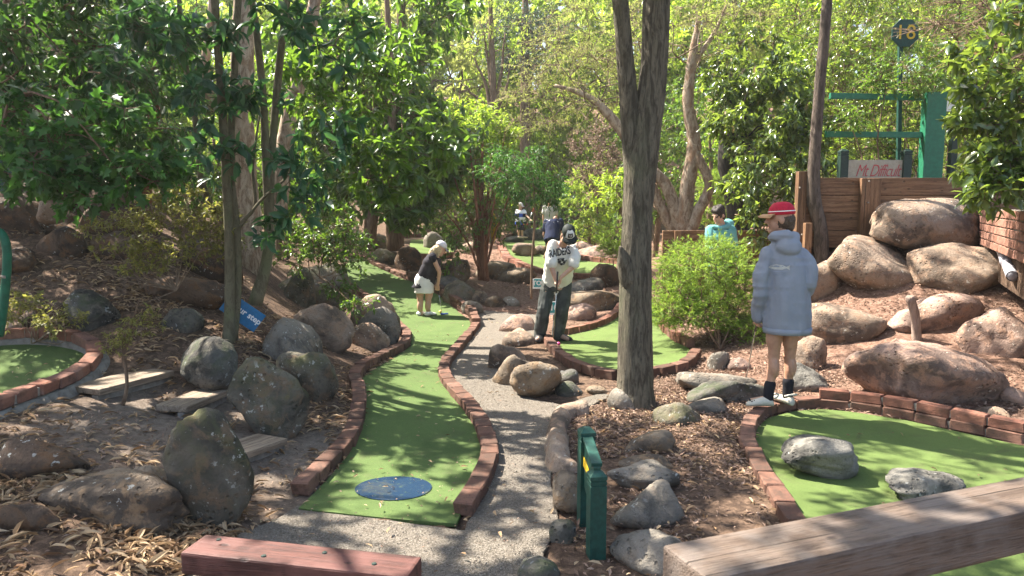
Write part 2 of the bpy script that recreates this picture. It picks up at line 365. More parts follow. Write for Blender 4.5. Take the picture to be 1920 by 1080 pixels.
MAT = dict(
 ground=m_ground(), gravel=m_gravel(),
 turf=m_turf('turf_green', (.068,.105,.036), (.105,.155,.05)), turf2=m_turf('turf_lime', (.085,.125,.036), (.122,.172,.055)),
 brick=m_brick('brick_brown', [(.085,.048,.036), (.125,.066,.047), (.16,.082,.058), (.2,.11,.08)], .65),
 brick_red=m_brick('brick_red', [(.15,.07,.05), (.2,.088,.06), (.24,.115,.08), (.18,.095,.075)], .55),
 brick_wall=m_brick('brick_wall', [(.23,.11,.075), (.28,.14,.1), (.32,.17,.125)], .5),
 mortar=m_simple('mortar', (.24,.21,.175), .95, .1, .25, 25, .5), concrete=m_simple('concrete', (.17,.155,.135), .95, .1, .3, 14, .6),
 blue_paint=m_turf('blue_turf_paint', (.007,.022,.05), (.012,.038,.075)),
 timber_red=m_wood('stained_timber', (.06,.02,.016), (.12,.042,.032), 0, grey=(.15,.06,.05)), timber_grey=m_wood('weathered_timber', (.085,.058,.042), (.15,.108,.082), 0, grey=(.16,.13,.11)),
 timber_side=m_wood('retaining_timber', (.14,.072,.036), (.24,.13,.068), 0), timber_step=m_wood('step_timber', (.19,.14,.10), (.30,.235,.17), 0),
 green_paint=m_simple('dark_green_paint', (.008,.05,.036), .55, .4, .25, 40, .15), green_bright=m_simple('green_paint', (.010,.13,.066), .5, .5, .15, 20, .1), green_very_dark=m_simple('blackish_green_paint', (.012,.03,.022), .5, .4, .2),
 r_brown=m_rock('rock_brown', (.185,.145,.105), (.09,.07,.054), (.22,.145,.085), lich=.4),
 r_tan=m_rock('rock_tan', (.245,.185,.138), (.13,.098,.075), (.28,.185,.125), (.5,.46,.4), .3),
 r_pink=m_rock('rock_pink', (.29,.20,.16), (.16,.112,.092), (.35,.215,.15), (.46,.4,.34), .4, pit=.4),
 r_grey=m_rock('rock_grey', (.175,.155,.128), (.085,.076,.064), (.21,.17,.13), lich=.8),
 r_moss=m_rock('rock_mossy', (.128,.112,.088), (.055,.05,.04), (.15,.10,.064), (.34,.33,.29), .9, (.088,.09,.036), .6),
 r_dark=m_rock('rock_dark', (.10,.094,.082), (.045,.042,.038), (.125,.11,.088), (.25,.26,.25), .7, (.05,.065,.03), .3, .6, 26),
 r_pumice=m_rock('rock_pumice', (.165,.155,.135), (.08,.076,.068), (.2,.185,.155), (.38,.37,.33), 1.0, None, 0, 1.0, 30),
 r_deep_brown=m_rock('rock_deep_brown', (.10,.066,.045), (.05,.036,.028), (.14,.075,.038), lich=.3),  # deepest brown of the rock colours
)
# ---------------------------------------------------------------- fairways, greens, path (outlines surveyed on the ground)
def gpoly(pix, extra=()): return [tuple(G(*p)[:2]) for p in pix]+list(extra)
F1_L = [(560,932),(605,886),(647,842),(668,795),(674,745),(668,706),(715,674),(762,645),(752,618),(722,588),(690,563),(655,538)]
F1_R = [(865,972),(900,915),(919,862),(906,812),(882,772),(850,735),(833,706),(842,676),(872,640),(893,614)]
F1_R2 = [(884,592),(852,574),(826,553),(790,535),(765,523),(728,509),(700,497),(681,484)]
F1 = gpoly([(560,958),(612,905),(655,855),(678,800),(684,745),(680,712),(722,682),(772,649),(757,618),(728,588),(694,560),(660,536),(640,512),(655,488),(681,484),(700,499),(728,512),(765,527),(790,540),(826,558),(852,580),(880,600),(884,614),(866,638),(836,674),(826,706),(842,740),(872,776),(896,815),(908,862),(890,912),(855,988)])
TG_B = [(1022,630),(1034,654),(1062,681),(1103,700),(1155,711),(1222,706),(1284,690),(1306,668)]
TG_B2 = [(1296,652),(1270,640),(1248,622),(1238,604)]
TG_B3 = [(1040,632),(1062,628),(1102,619),(1140,604),(1158,588),(1166,570)]
TG = gpoly([(1028,634),(1040,655),(1066,678),(1106,696),(1156,706),(1220,701),(1280,685),(1300,668),(1288,652),(1262,640),(1242,622),(1234,600),(1240,575),(1170,566),(1164,590),(1142,607),(1104,622),(1062,631)])
G2_B = [(1495,1000),(1470,960),(1441,918),(1416,872),(1401,832),(1406,803),(1432,779),(1482,767),(1535,762)]
G2_B2 = [(1535,762),(1600,768),(1700,784),(1800,806),(1925,832)]
G2 = gpoly([(1500,1000),(1480,960),(1450,915),(1425,868),(1412,832),(1418,806),(1442,786),(1490,774),(1540,770),(1600,776),(1700,792),(1800,814),(1930,842)], [(5.0,5.0),(5.2,3.0),(2.6,2.6),(1.55,3.2)])
LG_B = [(-60,655),(0,648),(60,645),(125,650),(168,664),(178,690),(142,724),(92,748),(40,768),(-30,795)]
LG = gpoly(LG_B[1:9], [(-4.4,4.7),(-4.8,5.8)])
F3_B = [(1004,440),(962,443),(938,455),(944,476),(972,498),(1010,512),(1070,521),(1135,523)]
F3_B2 = [(1088,488),(1125,493),(1165,497)]
F3 = gpoly([(1004,443),(965,446),(944,457),(951,476),(978,496),(1014,509),(1070,517),(1140,520),(1190,512),(1168,499),(1125,495),(1085,490),(1065,470),(1060,455)])
F4 = gpoly([(768,478),(800,485),(850,478),(860,455),(820,448),(770,452)])
PATH = gpoly([(440,1010),(560,950),(700,975),(862,996),(895,925),(925,862),(912,808),(888,768),(856,732),(840,706),(850,678),(880,642),(900,614),(892,594),(912,583),(1010,590),(1026,622),(985,640),(945,655),(930,690),(965,735),(1010,752),(1060,760),(1125,738),(1150,742),(1100,765),(1045,790),(1042,850),(1038,920),(1040,1000),(1010,1078)], [(.25,2.6),(-.3,2.0),(-1.4,2.2),(-1.5,3.0)])
POLYS = [F1, TG, G2, LG, F3, F4, PATH]

def ground_noise(x, y):
    p = np.stack([x*1.3, y*1.3, x*0], 1); q = np.stack([x*7, y*7, x*0+3], 1)
    return .035*fbm(p, 3, 5)+.014*fbm(q, 3, 9)
def outside_mask(x, y):
    m = np.ones(len(x), bool)
    for p in POLYS: m &= ~in_poly(x, y, p)
    return m
def gn(x, y):
    x = np.asarray(x, float).ravel(); y = np.asarray(y, float).ravel()
    m = outside_mask(x, y)
    return g(x, y)+np.where(m, ground_noise(x, y)+.012, -.02)
def build_ground():
    def axis(lo, hi, step, far_lo, far_hi):
        a = np.arange(lo, hi+1e-6, step); l = []; r = []; d = step
        x = lo
        while x > far_lo: d *= 1.22; x -= d; l.append(x)
        x = hi; d = step
        while x < far_hi: d *= 1.22; x += d; r.append(x)
        return np.array(l[::-1]+list(a)+r)
    xs = axis(-6.5, 7.5, .06, -400, 400); ys = axis(2.6, 15, .06, -60, 600)
    X, Y = np.meshgrid(xs, ys); x, y = X.ravel(), Y.ravel()
    m = outside_mask(x, y); z = g(x, y)+np.where(m, ground_noise(x, y), -.03)
    nx, ny = len(xs), len(ys); i = np.arange(nx*ny).reshape(ny, nx)
    f = np.stack([i[:-1, :-1].ravel(), i[:-1, 1:].ravel(), i[1:, 1:].ravel(), i[1:, :-1].ravel()], 1)
    red = np.clip((x-1.6)/1.0, 0, 1)*(y > 5)+np.clip((y-10.5)/2, 0, 1)*(x > -1.5); red = np.clip(red, 0, 1)
    sand = np.exp(-(((x+2.35)/.9)**2+((y-5.0)/1.0)**2)**2)*.9+np.exp(-(((x+1.2)/.35)**2+((y-4.7)/1.1)**2)**2)*.8
    sand = np.clip(sand*(1+.6*fbm(np.stack([x*3, y*3, x*0], 1), 3, 2)), 0, 1)
    o = obj('ground', mesh_np('ground', np.stack([x, y, z], 1), f, MAT['ground'], True, {'red': red, 'sand': sand})); tag(o, kind='structure')
build_ground()
def drape(name, poly, mat, lift, step=.12, jitter=0.0, thick=.02):
    """sheet cut to an outline, laid over the terrain, with a thin skirt"""
    poly = np.array(poly); per = []
    for i in range(len(poly)):
        a, b = poly[i], poly[(i+1) % len(poly)]; n = max(1, int(np.linalg.norm(b-a)/step))
        for k in range(n): per.append(a+(b-a)*k/n)
    per = np.array(per)
    if jitter:
        per = per+np.stack([fbm(np.stack([per[:, 0]*4, per[:, 1]*4, per[:, 0]*0+s], 1), 3, 3+s) for s in (0, 1)], 1)*jitter
    lo, hi = per.min(0), per.max(0); gx, gy = np.meshgrid(np.arange(lo[0], hi[0], step), np.arange(lo[1], hi[1], step))
    q = np.stack([gx.ravel(), gy.ravel()], 1); q = q[in_poly(q[:, 0], q[:, 1], per)]
    vs = [Vector(p) for p in np.vstack([per, q])]; n = len(per)
    r = delaunay_2d_cdt(vs, [(i, (i+1) % n) for i in range(n)], [], 1, 1e-6)
    v = np.array([p[:] for p in r[0]]); f = np.array([t for t in r[2] if len(t) == 3])
    a, b, c = v[f[:, 0]], v[f[:, 1]], v[f[:, 2]]; cr = (b-a)[:, 0]*(c-a)[:, 1]-(b-a)[:, 1]*(c-a)[:, 0]
    f[cr < 0] = f[cr < 0][:, ::-1]
    z = g(v[:, 0], v[:, 1])+lift
    V = np.column_stack([v, z]); k = np.arange(n); pz = g(per[:, 0], per[:, 1])
    S = np.vstack([np.column_stack([per, pz+lift]), np.column_stack([per, pz+lift-thick])])
    m0 = len(V); sk = np.stack([m0+k, m0+n+k, m0+n+(k+1) % n, m0+(k+1) % n], 1)
    return obj(name, mesh_np(name, np.vstack([V, S]), [f, sk], mat, True))
tag(drape('path', PATH, MAT['gravel'], .006, .1, .05), kind='structure')
fw = tag(drape('fairway_turf', F1, MAT['turf'], .014, .12), kind='structure')
tag(drape('putting_green', TG, MAT['turf2'], .014, .14), kind='structure')
tag(drape('putting_green', G2, MAT['turf2'], .014, .14), kind='structure')
tag(drape('putting_green', LG, MAT['turf'], .014, .14), kind='structure')
tag(drape('fairway_turf', F3, MAT['turf2'], .03, .3, thick=.06), kind='structure')
tag(drape('fairway_turf', F4, MAT['turf2'], .04, .3, thick=.06), kind='structure')
# painted blue tee circle on the turf
c = G(738, 921); a = np.arange(48)*2*math.pi/48
circ = [(c[0]+.235*math.cos(t), c[1]+.2*math.sin(t)) for t in a]
tm = drape('tee_marker', circ, MAT['blue_paint'], .0185, .08, 0, .001); tm.parent = fw; tm['label'] = 'round blue tee mark painted on the turf'

# ---------------------------------------------------------------- bricks
def brick_mesh(L, Wd, H, mat, seed):
    rs = np.random.RandomState(seed); mb = MB(); mb.box((0, 0, H/2), (L, Wd, H), bev=.007)
    v = mb.v[0]; v += rs.normal(0, .0022, v.shape)
    for k in range(2):                                           # knocked corners
        c = rs.randint(len(v)); d = np.linalg.norm(v-v[c], axis=1); v[d < .03] += (np.array([0, 0, H/2])-v[c])*.07
    return mb.mesh('brick', mat, False)
BR = {}
def brick_data(L, Wd, H, mat):
    k = (L, Wd, H, mat.name)
    if k not in BR: BR[k] = [brick_mesh(L, Wd, H, mat, s) for s in range(5)]
    return BR[k]
RB = random.Random(4)
def brick_run(par, pts, L=.25, Wd=.14, H=.095, mat=None, lift=0.0, gap=.012, jit=.004, mortar=False):
    """lay bricks one by one along a ground line"""
    q = np.array(pts)[:, :2]; n = max(2, int(arclen(q)*1.02/(L+gap))); c = spline(q, n*8+1)
    data = brick_data(L, Wd, H, mat); LL = arclen(c)/n
    for i in range(n):
        a, m, b = c[i*8], c[i*8+4], c[i*8+8]; t = b-a; az = math.atan2(t[1], t[0]); za, zb = gz(*a), gz(*b)
        o = obj('brick', RB.choice(data), par, (m[0]+RB.gauss(0, jit), m[1]+RB.gauss(0, jit), (za+zb)/2+lift+RB.gauss(0, .003)), (RB.gauss(0, .015), -math.atan2(zb-za, np.linalg.norm(t)), az+RB.gauss(0, .02)))
        s = (np.linalg.norm(t)-gap)/L; o.scale = (s, 1, 1)
    if mortar:
        k = spline(q, n*3); zz = g(k[:, 0], k[:, 1]); T = np.gradient(k, axis=0); T /= np.linalg.norm(T, axis=1)[:, None]; N = np.stack([-T[:, 1], T[:, 0]], 1)
        w = Wd/2-.016; lo, hi = lift+.002, lift+H-.02
        V = np.concatenate([np.column_stack([k+N*w, zz+lo]), np.column_stack([k+N*w, zz+hi]), np.column_stack([k-N*w, zz+hi]), np.column_stack([k-N*w, zz+lo])])
        m = len(k); i = np.arange(m-1); F = np.concatenate([np.stack([a*m+i, a*m+i+1, ((a+1) % 4)*m+i+1, ((a+1) % 4)*m+i], 1) for a in range(4)])
        obj('mortar', mesh_np('mortar', V, F[:, ::-1], MAT['mortar'], False), par)
def gl(pix): return np.array([G(*p) for p in pix])
def border(label, runs, base=None):
    p = gl(runs[0][0])[0]; e = empty('brick_border', (0, 0, 0), label=label, cat='brick border', group='brick borders of the golf holes')
    for pix, kw in runs: brick_run(e, gl(pix), **kw)
    return e
bk = dict(mat=MAT['brick']); rd = dict(mat=MAT['brick_red'])
border('brown brick edging curving along the left side of the long central fairway', [(F1_L, dict(bk, L=.205, Wd=.12, H=.085))])
border('brown brick edging winding between the long central fairway and the gravel path', [(F1_R, dict(bk, L=.205, Wd=.12, H=.085)), ([(893,614),(884,592)], dict(bk, L=.16, Wd=.13, H=.15)), (F1_R2, dict(bk, L=.22, Wd=.11, H=.085)), (F1_R2[:5], dict(bk, L=.22, Wd=.105, H=.08, lift=.088))])
border('reddish brick ring around the small green where the boy in the white shirt putts', [(TG_B, dict(bk, L=.22, Wd=.115, H=.095)), (TG_B2, dict(rd, L=.2, Wd=.11, H=.11)), (TG_B3, dict(rd, L=.22, Wd=.115, H=.1))])
border('red and brown brick edging of the right green with two grey rocks on it', [(G2_B, dict(bk, L=.215, Wd=.11, H=.08)), (G2_B2, dict(bk, L=.22, Wd=.125, H=.075, mortar=True)), ([(p[0], p[1]-1) for p in G2_B2], dict(rd, L=.225, Wd=.11, H=.075, lift=.08, mortar=True))])
border('red brick and mortar edging of the raised green at the left edge', [(LG_B, dict(rd, L=.2, Wd=.115, H=.08, lift=.06, mortar=True))])
border('brick edging looping round the far sunlit green with boulders', [(F3_B, dict(rd, L=.3, Wd=.2, H=.12)), (F3_B2, dict(rd, L=.3, Wd=.2, H=.14))])
border('short brick edging in the distance behind the woman in the white skirt', [([(764,480),(800,487),(846,482)], dict(rd, L=.3, Wd=.18, H=.12)), ([(760,447),(800,444),(850,446)], dict(rd, L=.4, Wd=.2, H=.16))])
# concrete footing under the left brick edging
pts = spline(gl(LG_B)[:, :2], 80); T = np.gradient(pts, axis=0); T /= np.linalg.norm(T, axis=1)[:, None]; N = np.stack([-T[:, 1], T[:, 0]], 1)
sgn = 1 if ((np.array([-3.6, 5.2])-pts[40])@N[40]) < 0 else -1; zz = g(pts[:, 0], pts[:, 1])
prof = [(-.045, -.15), (-.045, .055), (.085, .055), (.12+.0, -.02), (.17, -.2)]
nz_ = fbm(np.column_stack([pts*9, zz]), 3, 4)*.02
V = np.concatenate([np.column_stack([pts+N*sgn*(u+(nz_[:, None] if u > .1 else 0)), zz+w]) for u, w in prof]); m = len(pts); i = np.arange(m-1)
F = np.concatenate([np.stack([a*m+i, a*m+i+1, (a+1)*m+i+1, (a+1)*m+i], 1) for a in range(4)])
fo = obj('concrete_footing', mesh_np('concrete_footing', V, F if sgn < 0 else F[:, ::-1], MAT['concrete'], True))
tag(fo, 'rough grey concrete footing under the left raised green', 'footing')
# ---------------------------------------------------------------- boulders
_ico = {}
def ico(sub):
    if sub not in _ico:
        bm = bmesh.new(); bmesh.ops.create_icosphere(bm, subdivisions=sub, radius=1)
        v = np.array([q.co[:] for q in bm.verts]); f = np.array([[l.vert.index for l in q.loops] for q in bm.faces]); bm.free(); _ico[sub] = (v, f)
    return _ico[sub]
def rock_mesh(size, seed, mat, sub=4, facets=13, p=9, rough=.06, flat=0.0, rz=0, tilt=(0, 0)):
    v, f = ico(sub); rs = np.random.RandomState(seed)
    n = rs.normal(size=(facets, 3)); n /= np.linalg.norm(n, axis=1)[:, None]; d = rs.uniform(.68, 1.0, facets)
    s = (np.maximum(0, v@n.T)/d)**p; r = (s.sum(1)+.72**p)**(-1/p)
    q = v*r[:, None]
    q = q*(1+.2*fbm(v*1.4+seed*3.7, 3, seed)[:, None]+rough*fbm(v*4+seed, 4, seed+5)[:, None]+rough*.5*(.5-2*np.abs(fbm(v*7+seed, 4, seed+9)))[:, None]+rough*.25*fbm(v*22+seed, 2, seed+13)[:, None])
    q -= (q.max(0)+q.min(0))/2
    q = q/(q.max(0)-q.min(0))*np.array(size)
    R = np.array(Euler((tilt[0], tilt[1], rz)).to_matrix()); q = q@R.T
    return mesh_np('boulder', q, f, mat, True)
RK = [0]
def rock(px, py, wp, hp, kind, label, dr=.85, sub=4, rz=None, tilt=(0, 0), facets=12, p=7, sink=.38, Y=None, name='boulder', rough=.075, group='boulders edging the golf course', back=.45):
    RK[0] += 1; seed = RK[0]*7+3; rs = random.Random(seed)
    b = G(px, py) if Y is None else P(px, py, Y); dd = b[1]*CP+(CAM_Z-b[2])*SP
    w = wp*1.08*dd/FPX; dp = w*dr; th = math.atan2(CAM_Z-b[2], b[1])
    h = max(.35*min(w, dp), hp*dd/FPX-.45*dp*math.sin(max(0, th)))/(1-sink)
    me = rock_mesh((w, dp, h), seed, MAT[kind], sub, facets, p, rough, 0, rs.uniform(-.25, .25) if rz is None else rz, tilt)
    cy_ = b[1]+dp*back; cx_ = b[0]*(cy_/b[1])*.5+b[0]*.5
    z0 = b[2] if Y is not None else gz(cx_, cy_)
    zmin = -h/2
    o = obj(name, me, None, (cx_, cy_, min(z0, b[2]+.05)+h*(.5-sink)))
    return tag(o, label, 'rock', group)
L = rock
# left bank, front to back
L(398,975,138,225,'r_moss','tall brown slab boulder leaning left beside the lowest wooden step',dr=.7,tilt=(0,-.38),facets=14,p=6,sink=.14,back=.2)
L(505,815,142,150,'r_moss','mossy speckled round boulder on the right of the lowest wooden step',tilt=(0,.2),dr=.7,sink=.12,back=.3)
L(572,757,118,105,'r_moss','olive brown boulder behind the mossy speckled one, near the fairway edging',tilt=(0,.3),dr=.7,sink=.15)
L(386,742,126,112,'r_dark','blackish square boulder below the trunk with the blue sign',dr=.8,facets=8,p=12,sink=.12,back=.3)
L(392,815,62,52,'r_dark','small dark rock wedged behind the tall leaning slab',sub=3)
L(545,690,124,90,'r_grey','long grey boulder to the right of the blue sign',tilt=(0,.25),dr=.9)
L(590,645,125,88,'r_tan','pale furrowed boulder with ridged top on the left bank',facets=9,p=12,rough=.12,tilt=(0,.2))
L(555,570,66,70,'r_moss','mossy rock leaning against the big rounded boulder on the left bank',sub=3)
L(590,582,130,96,'r_moss','big rounded mossy boulder under the shrub leaves left of the fairway',dr=.9)
L(350,575,140,48,'r_deep_brown','long low dark brown boulder behind the blackish square one',sub=4)
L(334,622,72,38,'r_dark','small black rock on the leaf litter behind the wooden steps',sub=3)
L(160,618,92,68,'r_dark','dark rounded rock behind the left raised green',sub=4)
L(78,622,76,48,'r_deep_brown','brown rock half hidden by twigs behind the left raised green',sub=3)
L(18,632,40,26,'r_tan','small tan rock at the foot of the green pipe',sub=3)
L(205,985,285,120,'r_brown','wide low grey brown slab in the left foreground leaf litter',dr=.6,facets=8,sink=.35,rough=.08,tilt=(0,.12))
L(62,905,165,85,'r_deep_brown','flat dark brown rock sunk in sandy soil at the left edge',dr=.7,sink=.4)
L(35,1012,120,62,'r_deep_brown','dark log shaped rock in the bottom left corner',dr=.6,tilt=(0,.2))
L(282,960,80,92,'r_brown','brown flat rock tucked between the low slab and the leaning slab',dr=.9,sink=.4,sub=3)
L(705,622,95,72,'r_tan','pale slanting slab nearest the fairway bend on the left bank',tilt=(0,.45),dr=.55,facets=9)
L(706,640,78,66,'r_grey','grey slanting slab, middle of three beside the fairway bend',tilt=(0,.5),dr=.5,facets=9,sub=3)
L(688,655,74,52,'r_tan','low tan slanting slab in front of the other two at the fairway bend',tilt=(0,.4),dr=.5,facets=9,sub=3)
L(40,452,185,118,'r_deep_brown','huge dark boulder of the rock wall at the left edge',Y=8.0,dr=.9,facets=8,p=12)
L(195,432,165,88,'r_deep_brown','large dark boulder under the overhanging branch in the left rock wall',Y=8.4,dr=.9,facets=8)
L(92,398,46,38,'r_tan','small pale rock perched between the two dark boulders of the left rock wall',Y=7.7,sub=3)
L(110,482,90,60,'r_deep_brown','dark stone low in the left rock wall',Y=7.6,sub=3)
L(235,520,150,92,'r_deep_brown','dark boulder behind the olive shrub on the left bank',Y=7.7,sub=4)
L(385,520,120,75,'r_deep_brown','dark brown boulder behind the twin grey trunks',Y=8.0,sub=3)
L(20,520,80,60,'r_deep_brown','blackish stone beside the top of the green pipe',Y=7.2,sub=3)
# path edge and round the small green
L(1003,752,98,86,'r_brown','round grey brown boulder nearest the camera beside the gravel path',dr=.9,sink=.12)
L(965,724,80,66,'r_brown','brown boulder second from the front of the row along the gravel path',dr=.9,sub=4)
L(951,692,72,54,'r_tan','pale boulder third in the row along the gravel path',sub=4)
L(972,650,64,34,'r_tan','small tan rock just below the shoes of the boy in the white shirt',sub=3)
L(972,622,66,34,'r_pink','low tan rock behind the shoes of the boy in the white shirt',sub=3)
L(1062,725,44,38,'r_dark','small dark rock against the bricks of the small green',sub=3,tilt=(.2,.3))
L(1070,744,54,30,'r_dark','dark grey stone in front of the small dark rock by the small green',sub=3)
L(1121,740,44,16,'r_brown','thin flat stone lying left of the big trunk',sub=3)
L(1168,768,52,44,'r_grey','grey stone at the left foot of the big forked trunk',sub=3)
L(1062,966,56,88,'r_brown','egg shaped boulder left of the green sign posts',dr=.9,sink=.1,back=.3)
L(1055,1022,48,48,'r_dark','blackish pitted rock at the foot of the left green sign post',sub=3)
L(1010,1092,78,50,'r_dark','dark rock cut by the bottom edge of the picture',sub=3)
L(1207,925,128,58,'r_grey','broad smooth boulder behind the front green sign post',dr=.7)
L(1216,998,134,92,'r_grey','grey boulder with white blotches right of the green sign posts',dr=.75,facets=9,p=12,rough=.09)
L(1218,1084,140,92,'r_grey','rounded grey boulder by the end of the timber handrail',dr=.8)
L(1212,884,98,30,'r_brown','low flat stone behind the broad smooth boulder',dr=.6,sub=3)
L(1216,852,100,44,'r_brown','ochre brown stone in the mulch between sign and big trunk',dr=.6,facets=8,p=12,tilt=(0,-.2))
L(1274,798,90,46,'r_moss','dark olive stone right of the big trunk foot',dr=.7,facets=8)
L(1350,742,142,36,'r_grey','flat grey slab right of the big trunk',dr=.7,p=12,sink=.3)
L(1372,760,150,44,'r_dark','flat dark green slab at the tip of the red capped player\'s putter',dr=.7,p=12,sink=.3)
L(1350,692,38,36,'r_grey','small grey cube of rock below the juniper bush',sub=3,facets=8)
L(1388,694,44,24,'r_pink','small pinkish stone below the juniper bush',sub=3)
L(1330,775,70,28,'r_grey','low grey stone left of the player in the red cap, near the bricks',sub=3)
# right slope
L(1520,735,74,54,'r_pumice','dark pitted rock right of the red capped player\'s legs',sub=4,facets=8)
L(1515,695,76,66,'r_tan','tan rock behind the red capped player\'s legs',sub=4)
L(1585,648,150,74,'r_tan','broad smooth tan boulder behind the player in the red cap',dr=.8)
L(1752,768,282,140,'r_pink','largest boulder, pinkish brown, above the right green',dr=.7,facets=14,p=6,rough=.09,sink=.3,back=.35)
L(1755,620,164,68,'r_pink','orange brown boulder behind the leaning wooden stake',dr=.8,rough=.08)
L(1888,676,130,96,'r_pink','pinkish boulder cut by the right edge of the picture',dr=.9)
L(1636,548,166,104,'r_tan','angular sandstone boulder on the slope, left of two below the timber wall',dr=.8,facets=10,p=9,rough=.09,sink=.25,back=.35)
L(1828,550,200,90,'r_tan','wide brown boulder on the slope, under the grey drain pipe',dr=.7,facets=12,sink=.3)
L(1738,452,205,84,'r_tan','massive boulder resting against the timber retaining wall',dr=.6,facets=14,p=6,sink=.2,Y=9.3,back=.2)
L(1536,566,84,74,'r_tan','grey tan rock half hidden by the grey hoodie',dr=.8,facets=8)
L(1602,448,84,22,'r_tan','low stone between the leaning thin trunk and the massive boulder',sub=3)
L(1665,752,42,22,'r_tan','small rounded pebble behind the red bricks of the right green',sub=3)
L(1870,792,62,26,'r_tan','small tan stone behind the bricks near the right edge',sub=3)
L(1908,762,46,34,'r_pink','small pink stone at the right edge above the bricks',sub=3)
L(1478,757,30,22,'r_grey','fist sized grey stone by the bricks at the player\'s heel',sub=3)
L(1548,905,158,100,'r_pumice','grey pitted rock standing on the right green, the larger of two',dr=.75,facets=9,sink=.05,rough=.09,back=.35)
L(1730,942,140,58,'r_pumice','pale pitted rock on the right green, half hidden by the handrail',dr=.8,facets=9,sink=.05,rough=.09,back=.35)
# middle distance
L(1096,556,72,34,'r_grey','grey boulder behind the putting boy, right of his hands',sub=3)
L(1138,540,62,46,'r_deep_brown','dark brown boulder left of the big trunk in the middle distance',sub=3)
L(1112,584,118,34,'r_brown','long low brown boulder behind the small green',sub=3,p=12)
L(1085,602,66,36,'r_pink','pinkish boulder just behind the bricks of the small green',sub=3)
L(1062,570,50,28,'r_brown','small brown rock behind the grey jeans of the putting boy',sub=3)
L(957,578,34,20,'r_grey','small pale grey rock at the far end of the gravel path',sub=3)
L(925,578,48,24,'r_brown','brown stone at the far end of the gravel path',sub=3)
L(896,572,42,24,'r_brown','brown stone right of the woman\'s putter, farther back',sub=3)
L(848,532,62,42,'r_brown','dark boulder right of the woman in the white skirt, uppermost',sub=3)
L(838,552,60,32,'r_grey','grey boulder at the woman\'s hands beside the bricks',sub=3)
L(862,572,64,42,'r_moss','mossy boulder beside the bricks right of the woman\'s putter',sub=3)
L(885,590,40,28,'r_grey','grey stone beside the brick pier of the fairway edging',sub=3)
L(722,494,64,26,'r_moss','low mossy rock above the upper left part of the fairway',sub=3)
L(764,508,50,46,'r_deep_brown','dark round boulder left of the woman in the white skirt',sub=3)
L(712,470,42,32,'r_brown','brown boulder under the dark trees above the fairway',sub=3)
L(812,468,36,34,'r_grey','grey boulder behind the head of the woman in the white cap',sub=3)
L(984,482,50,26,'r_tan','flat topped boulder on the far green, under the child in stripes',sub=3,p=13,sink=.1)
L(1012,480,26,20,'r_brown','small boulder right of the striped child\'s boulder on the far green',sub=3)
L(1036,488,36,36,'r_brown','round boulder at the legs of the person in navy',sub=3)
L(964,456,36,14,'r_dark','low dark boulder left on the far green',sub=3)
L(1002,452,44,24,'r_dark','dark boulder at the back of the far green',sub=3)
L(925,524,78,34,'r_brown','brown boulder outside the left edging of the far green',sub=3)
L(968,530,78,28,'r_brown','brown boulder in front of the edging of the far green',sub=3)
L(1105,476,58,26,'r_pink','sunlit pink boulder behind the far green',sub=3)
L(1128,490,90,30,'r_pink','large sunlit pink boulder right of the far green',sub=3)
L(1072,462,60,20,'r_deep_brown','dark flat boulder far behind the person in navy',sub=3)
L(880,478,34,24,'r_tan','pale stone at the foot of the fan of thin stems',sub=3)
# curved kerb stone at the path
kp = spline(np.array([G(1098,772), G(1062,778), G(1048,800), G(1046,840), G(1048,872), G(1075,892)])[:, :2], 40)
zz = g(kp[:, 0], kp[:, 1]); T = np.gradient(kp, axis=0); T /= np.linalg.norm(T, axis=1)[:, None]; N = np.stack([-T[:, 1], T[:, 0]], 1)
prof = [(.085, -.08), (.075, .06), (.045, .1), (-.015, .11), (-.06, .085), (-.085, .02), (-.09, -.08)]; V = []
for j, (u, w) in enumerate(prof):
    e = fbm(np.column_stack([kp*6, zz+j*.7]), 4, 11); V.append(np.column_stack([kp+N*(u+.035*e)[:, None], zz+w+.03*e*(w > 0)+.05*fbm(np.column_stack([kp*2.2, zz]), 2, 3)]))
m = len(kp); i = np.arange(m-1); F = np.concatenate([np.stack([a*m+i, a*m+i+1, (a+1)*m+i+1, (a+1)*m+i], 1) for a in range(len(prof)-1)])
ends = [np.array([[j*m for j in range(len(prof))]]), np.array([[j*m+m-1 for j in range(len(prof))][::-1]])]
k = obj('curved_kerb_stone', mesh_np('curved_kerb_stone', np.concatenate(V), [F]+ends, MAT['r_tan'], True)); tag(k, 'curved tan stone kerb between the gravel path and the mulch bed', 'kerb')

# ---------------------------------------------------------------- timber: steps, bench, handrail, retaining walls
def beam(name, a, b, wd, th, mat, parent=None, bev=.008, roll=0, wob=.0):
    """squared beam from a to b; wd across, th in height; own object with its long axis on X"""
    a, b = np.array(a, float), np.array(b, float); Lg = np.linalg.norm(b-a); mb = MB()
    bm = bmesh.new(); bmesh.ops.create_cube(bm, size=1); bmesh.ops.scale(bm, vec=(Lg, wd, th), verts=bm.verts)
    bmesh.ops.bevel(bm, geom=bm.edges[:], offset=min(bev, th*.3, wd*.3), segments=2, affect='EDGES', profile=.6)
    me = bpy.data.meshes.new(name); bm.to_mesh(me); bm.free(); me.materials.append(mat)
    o = obj(name, me, parent, (a+b)/2); x = Vector(b-a).normalized(); z = Vector((0, 0, 1)) if abs(x.z) < .95 else Vector((0, -1, 0))
    y = z.cross(x).normalized(); z = x.cross(y); M = Matrix((x, y, z)).transposed()
    o.rotation_euler = (M@Matrix.Rotation(roll, 3, 'X')).to_euler(); return o
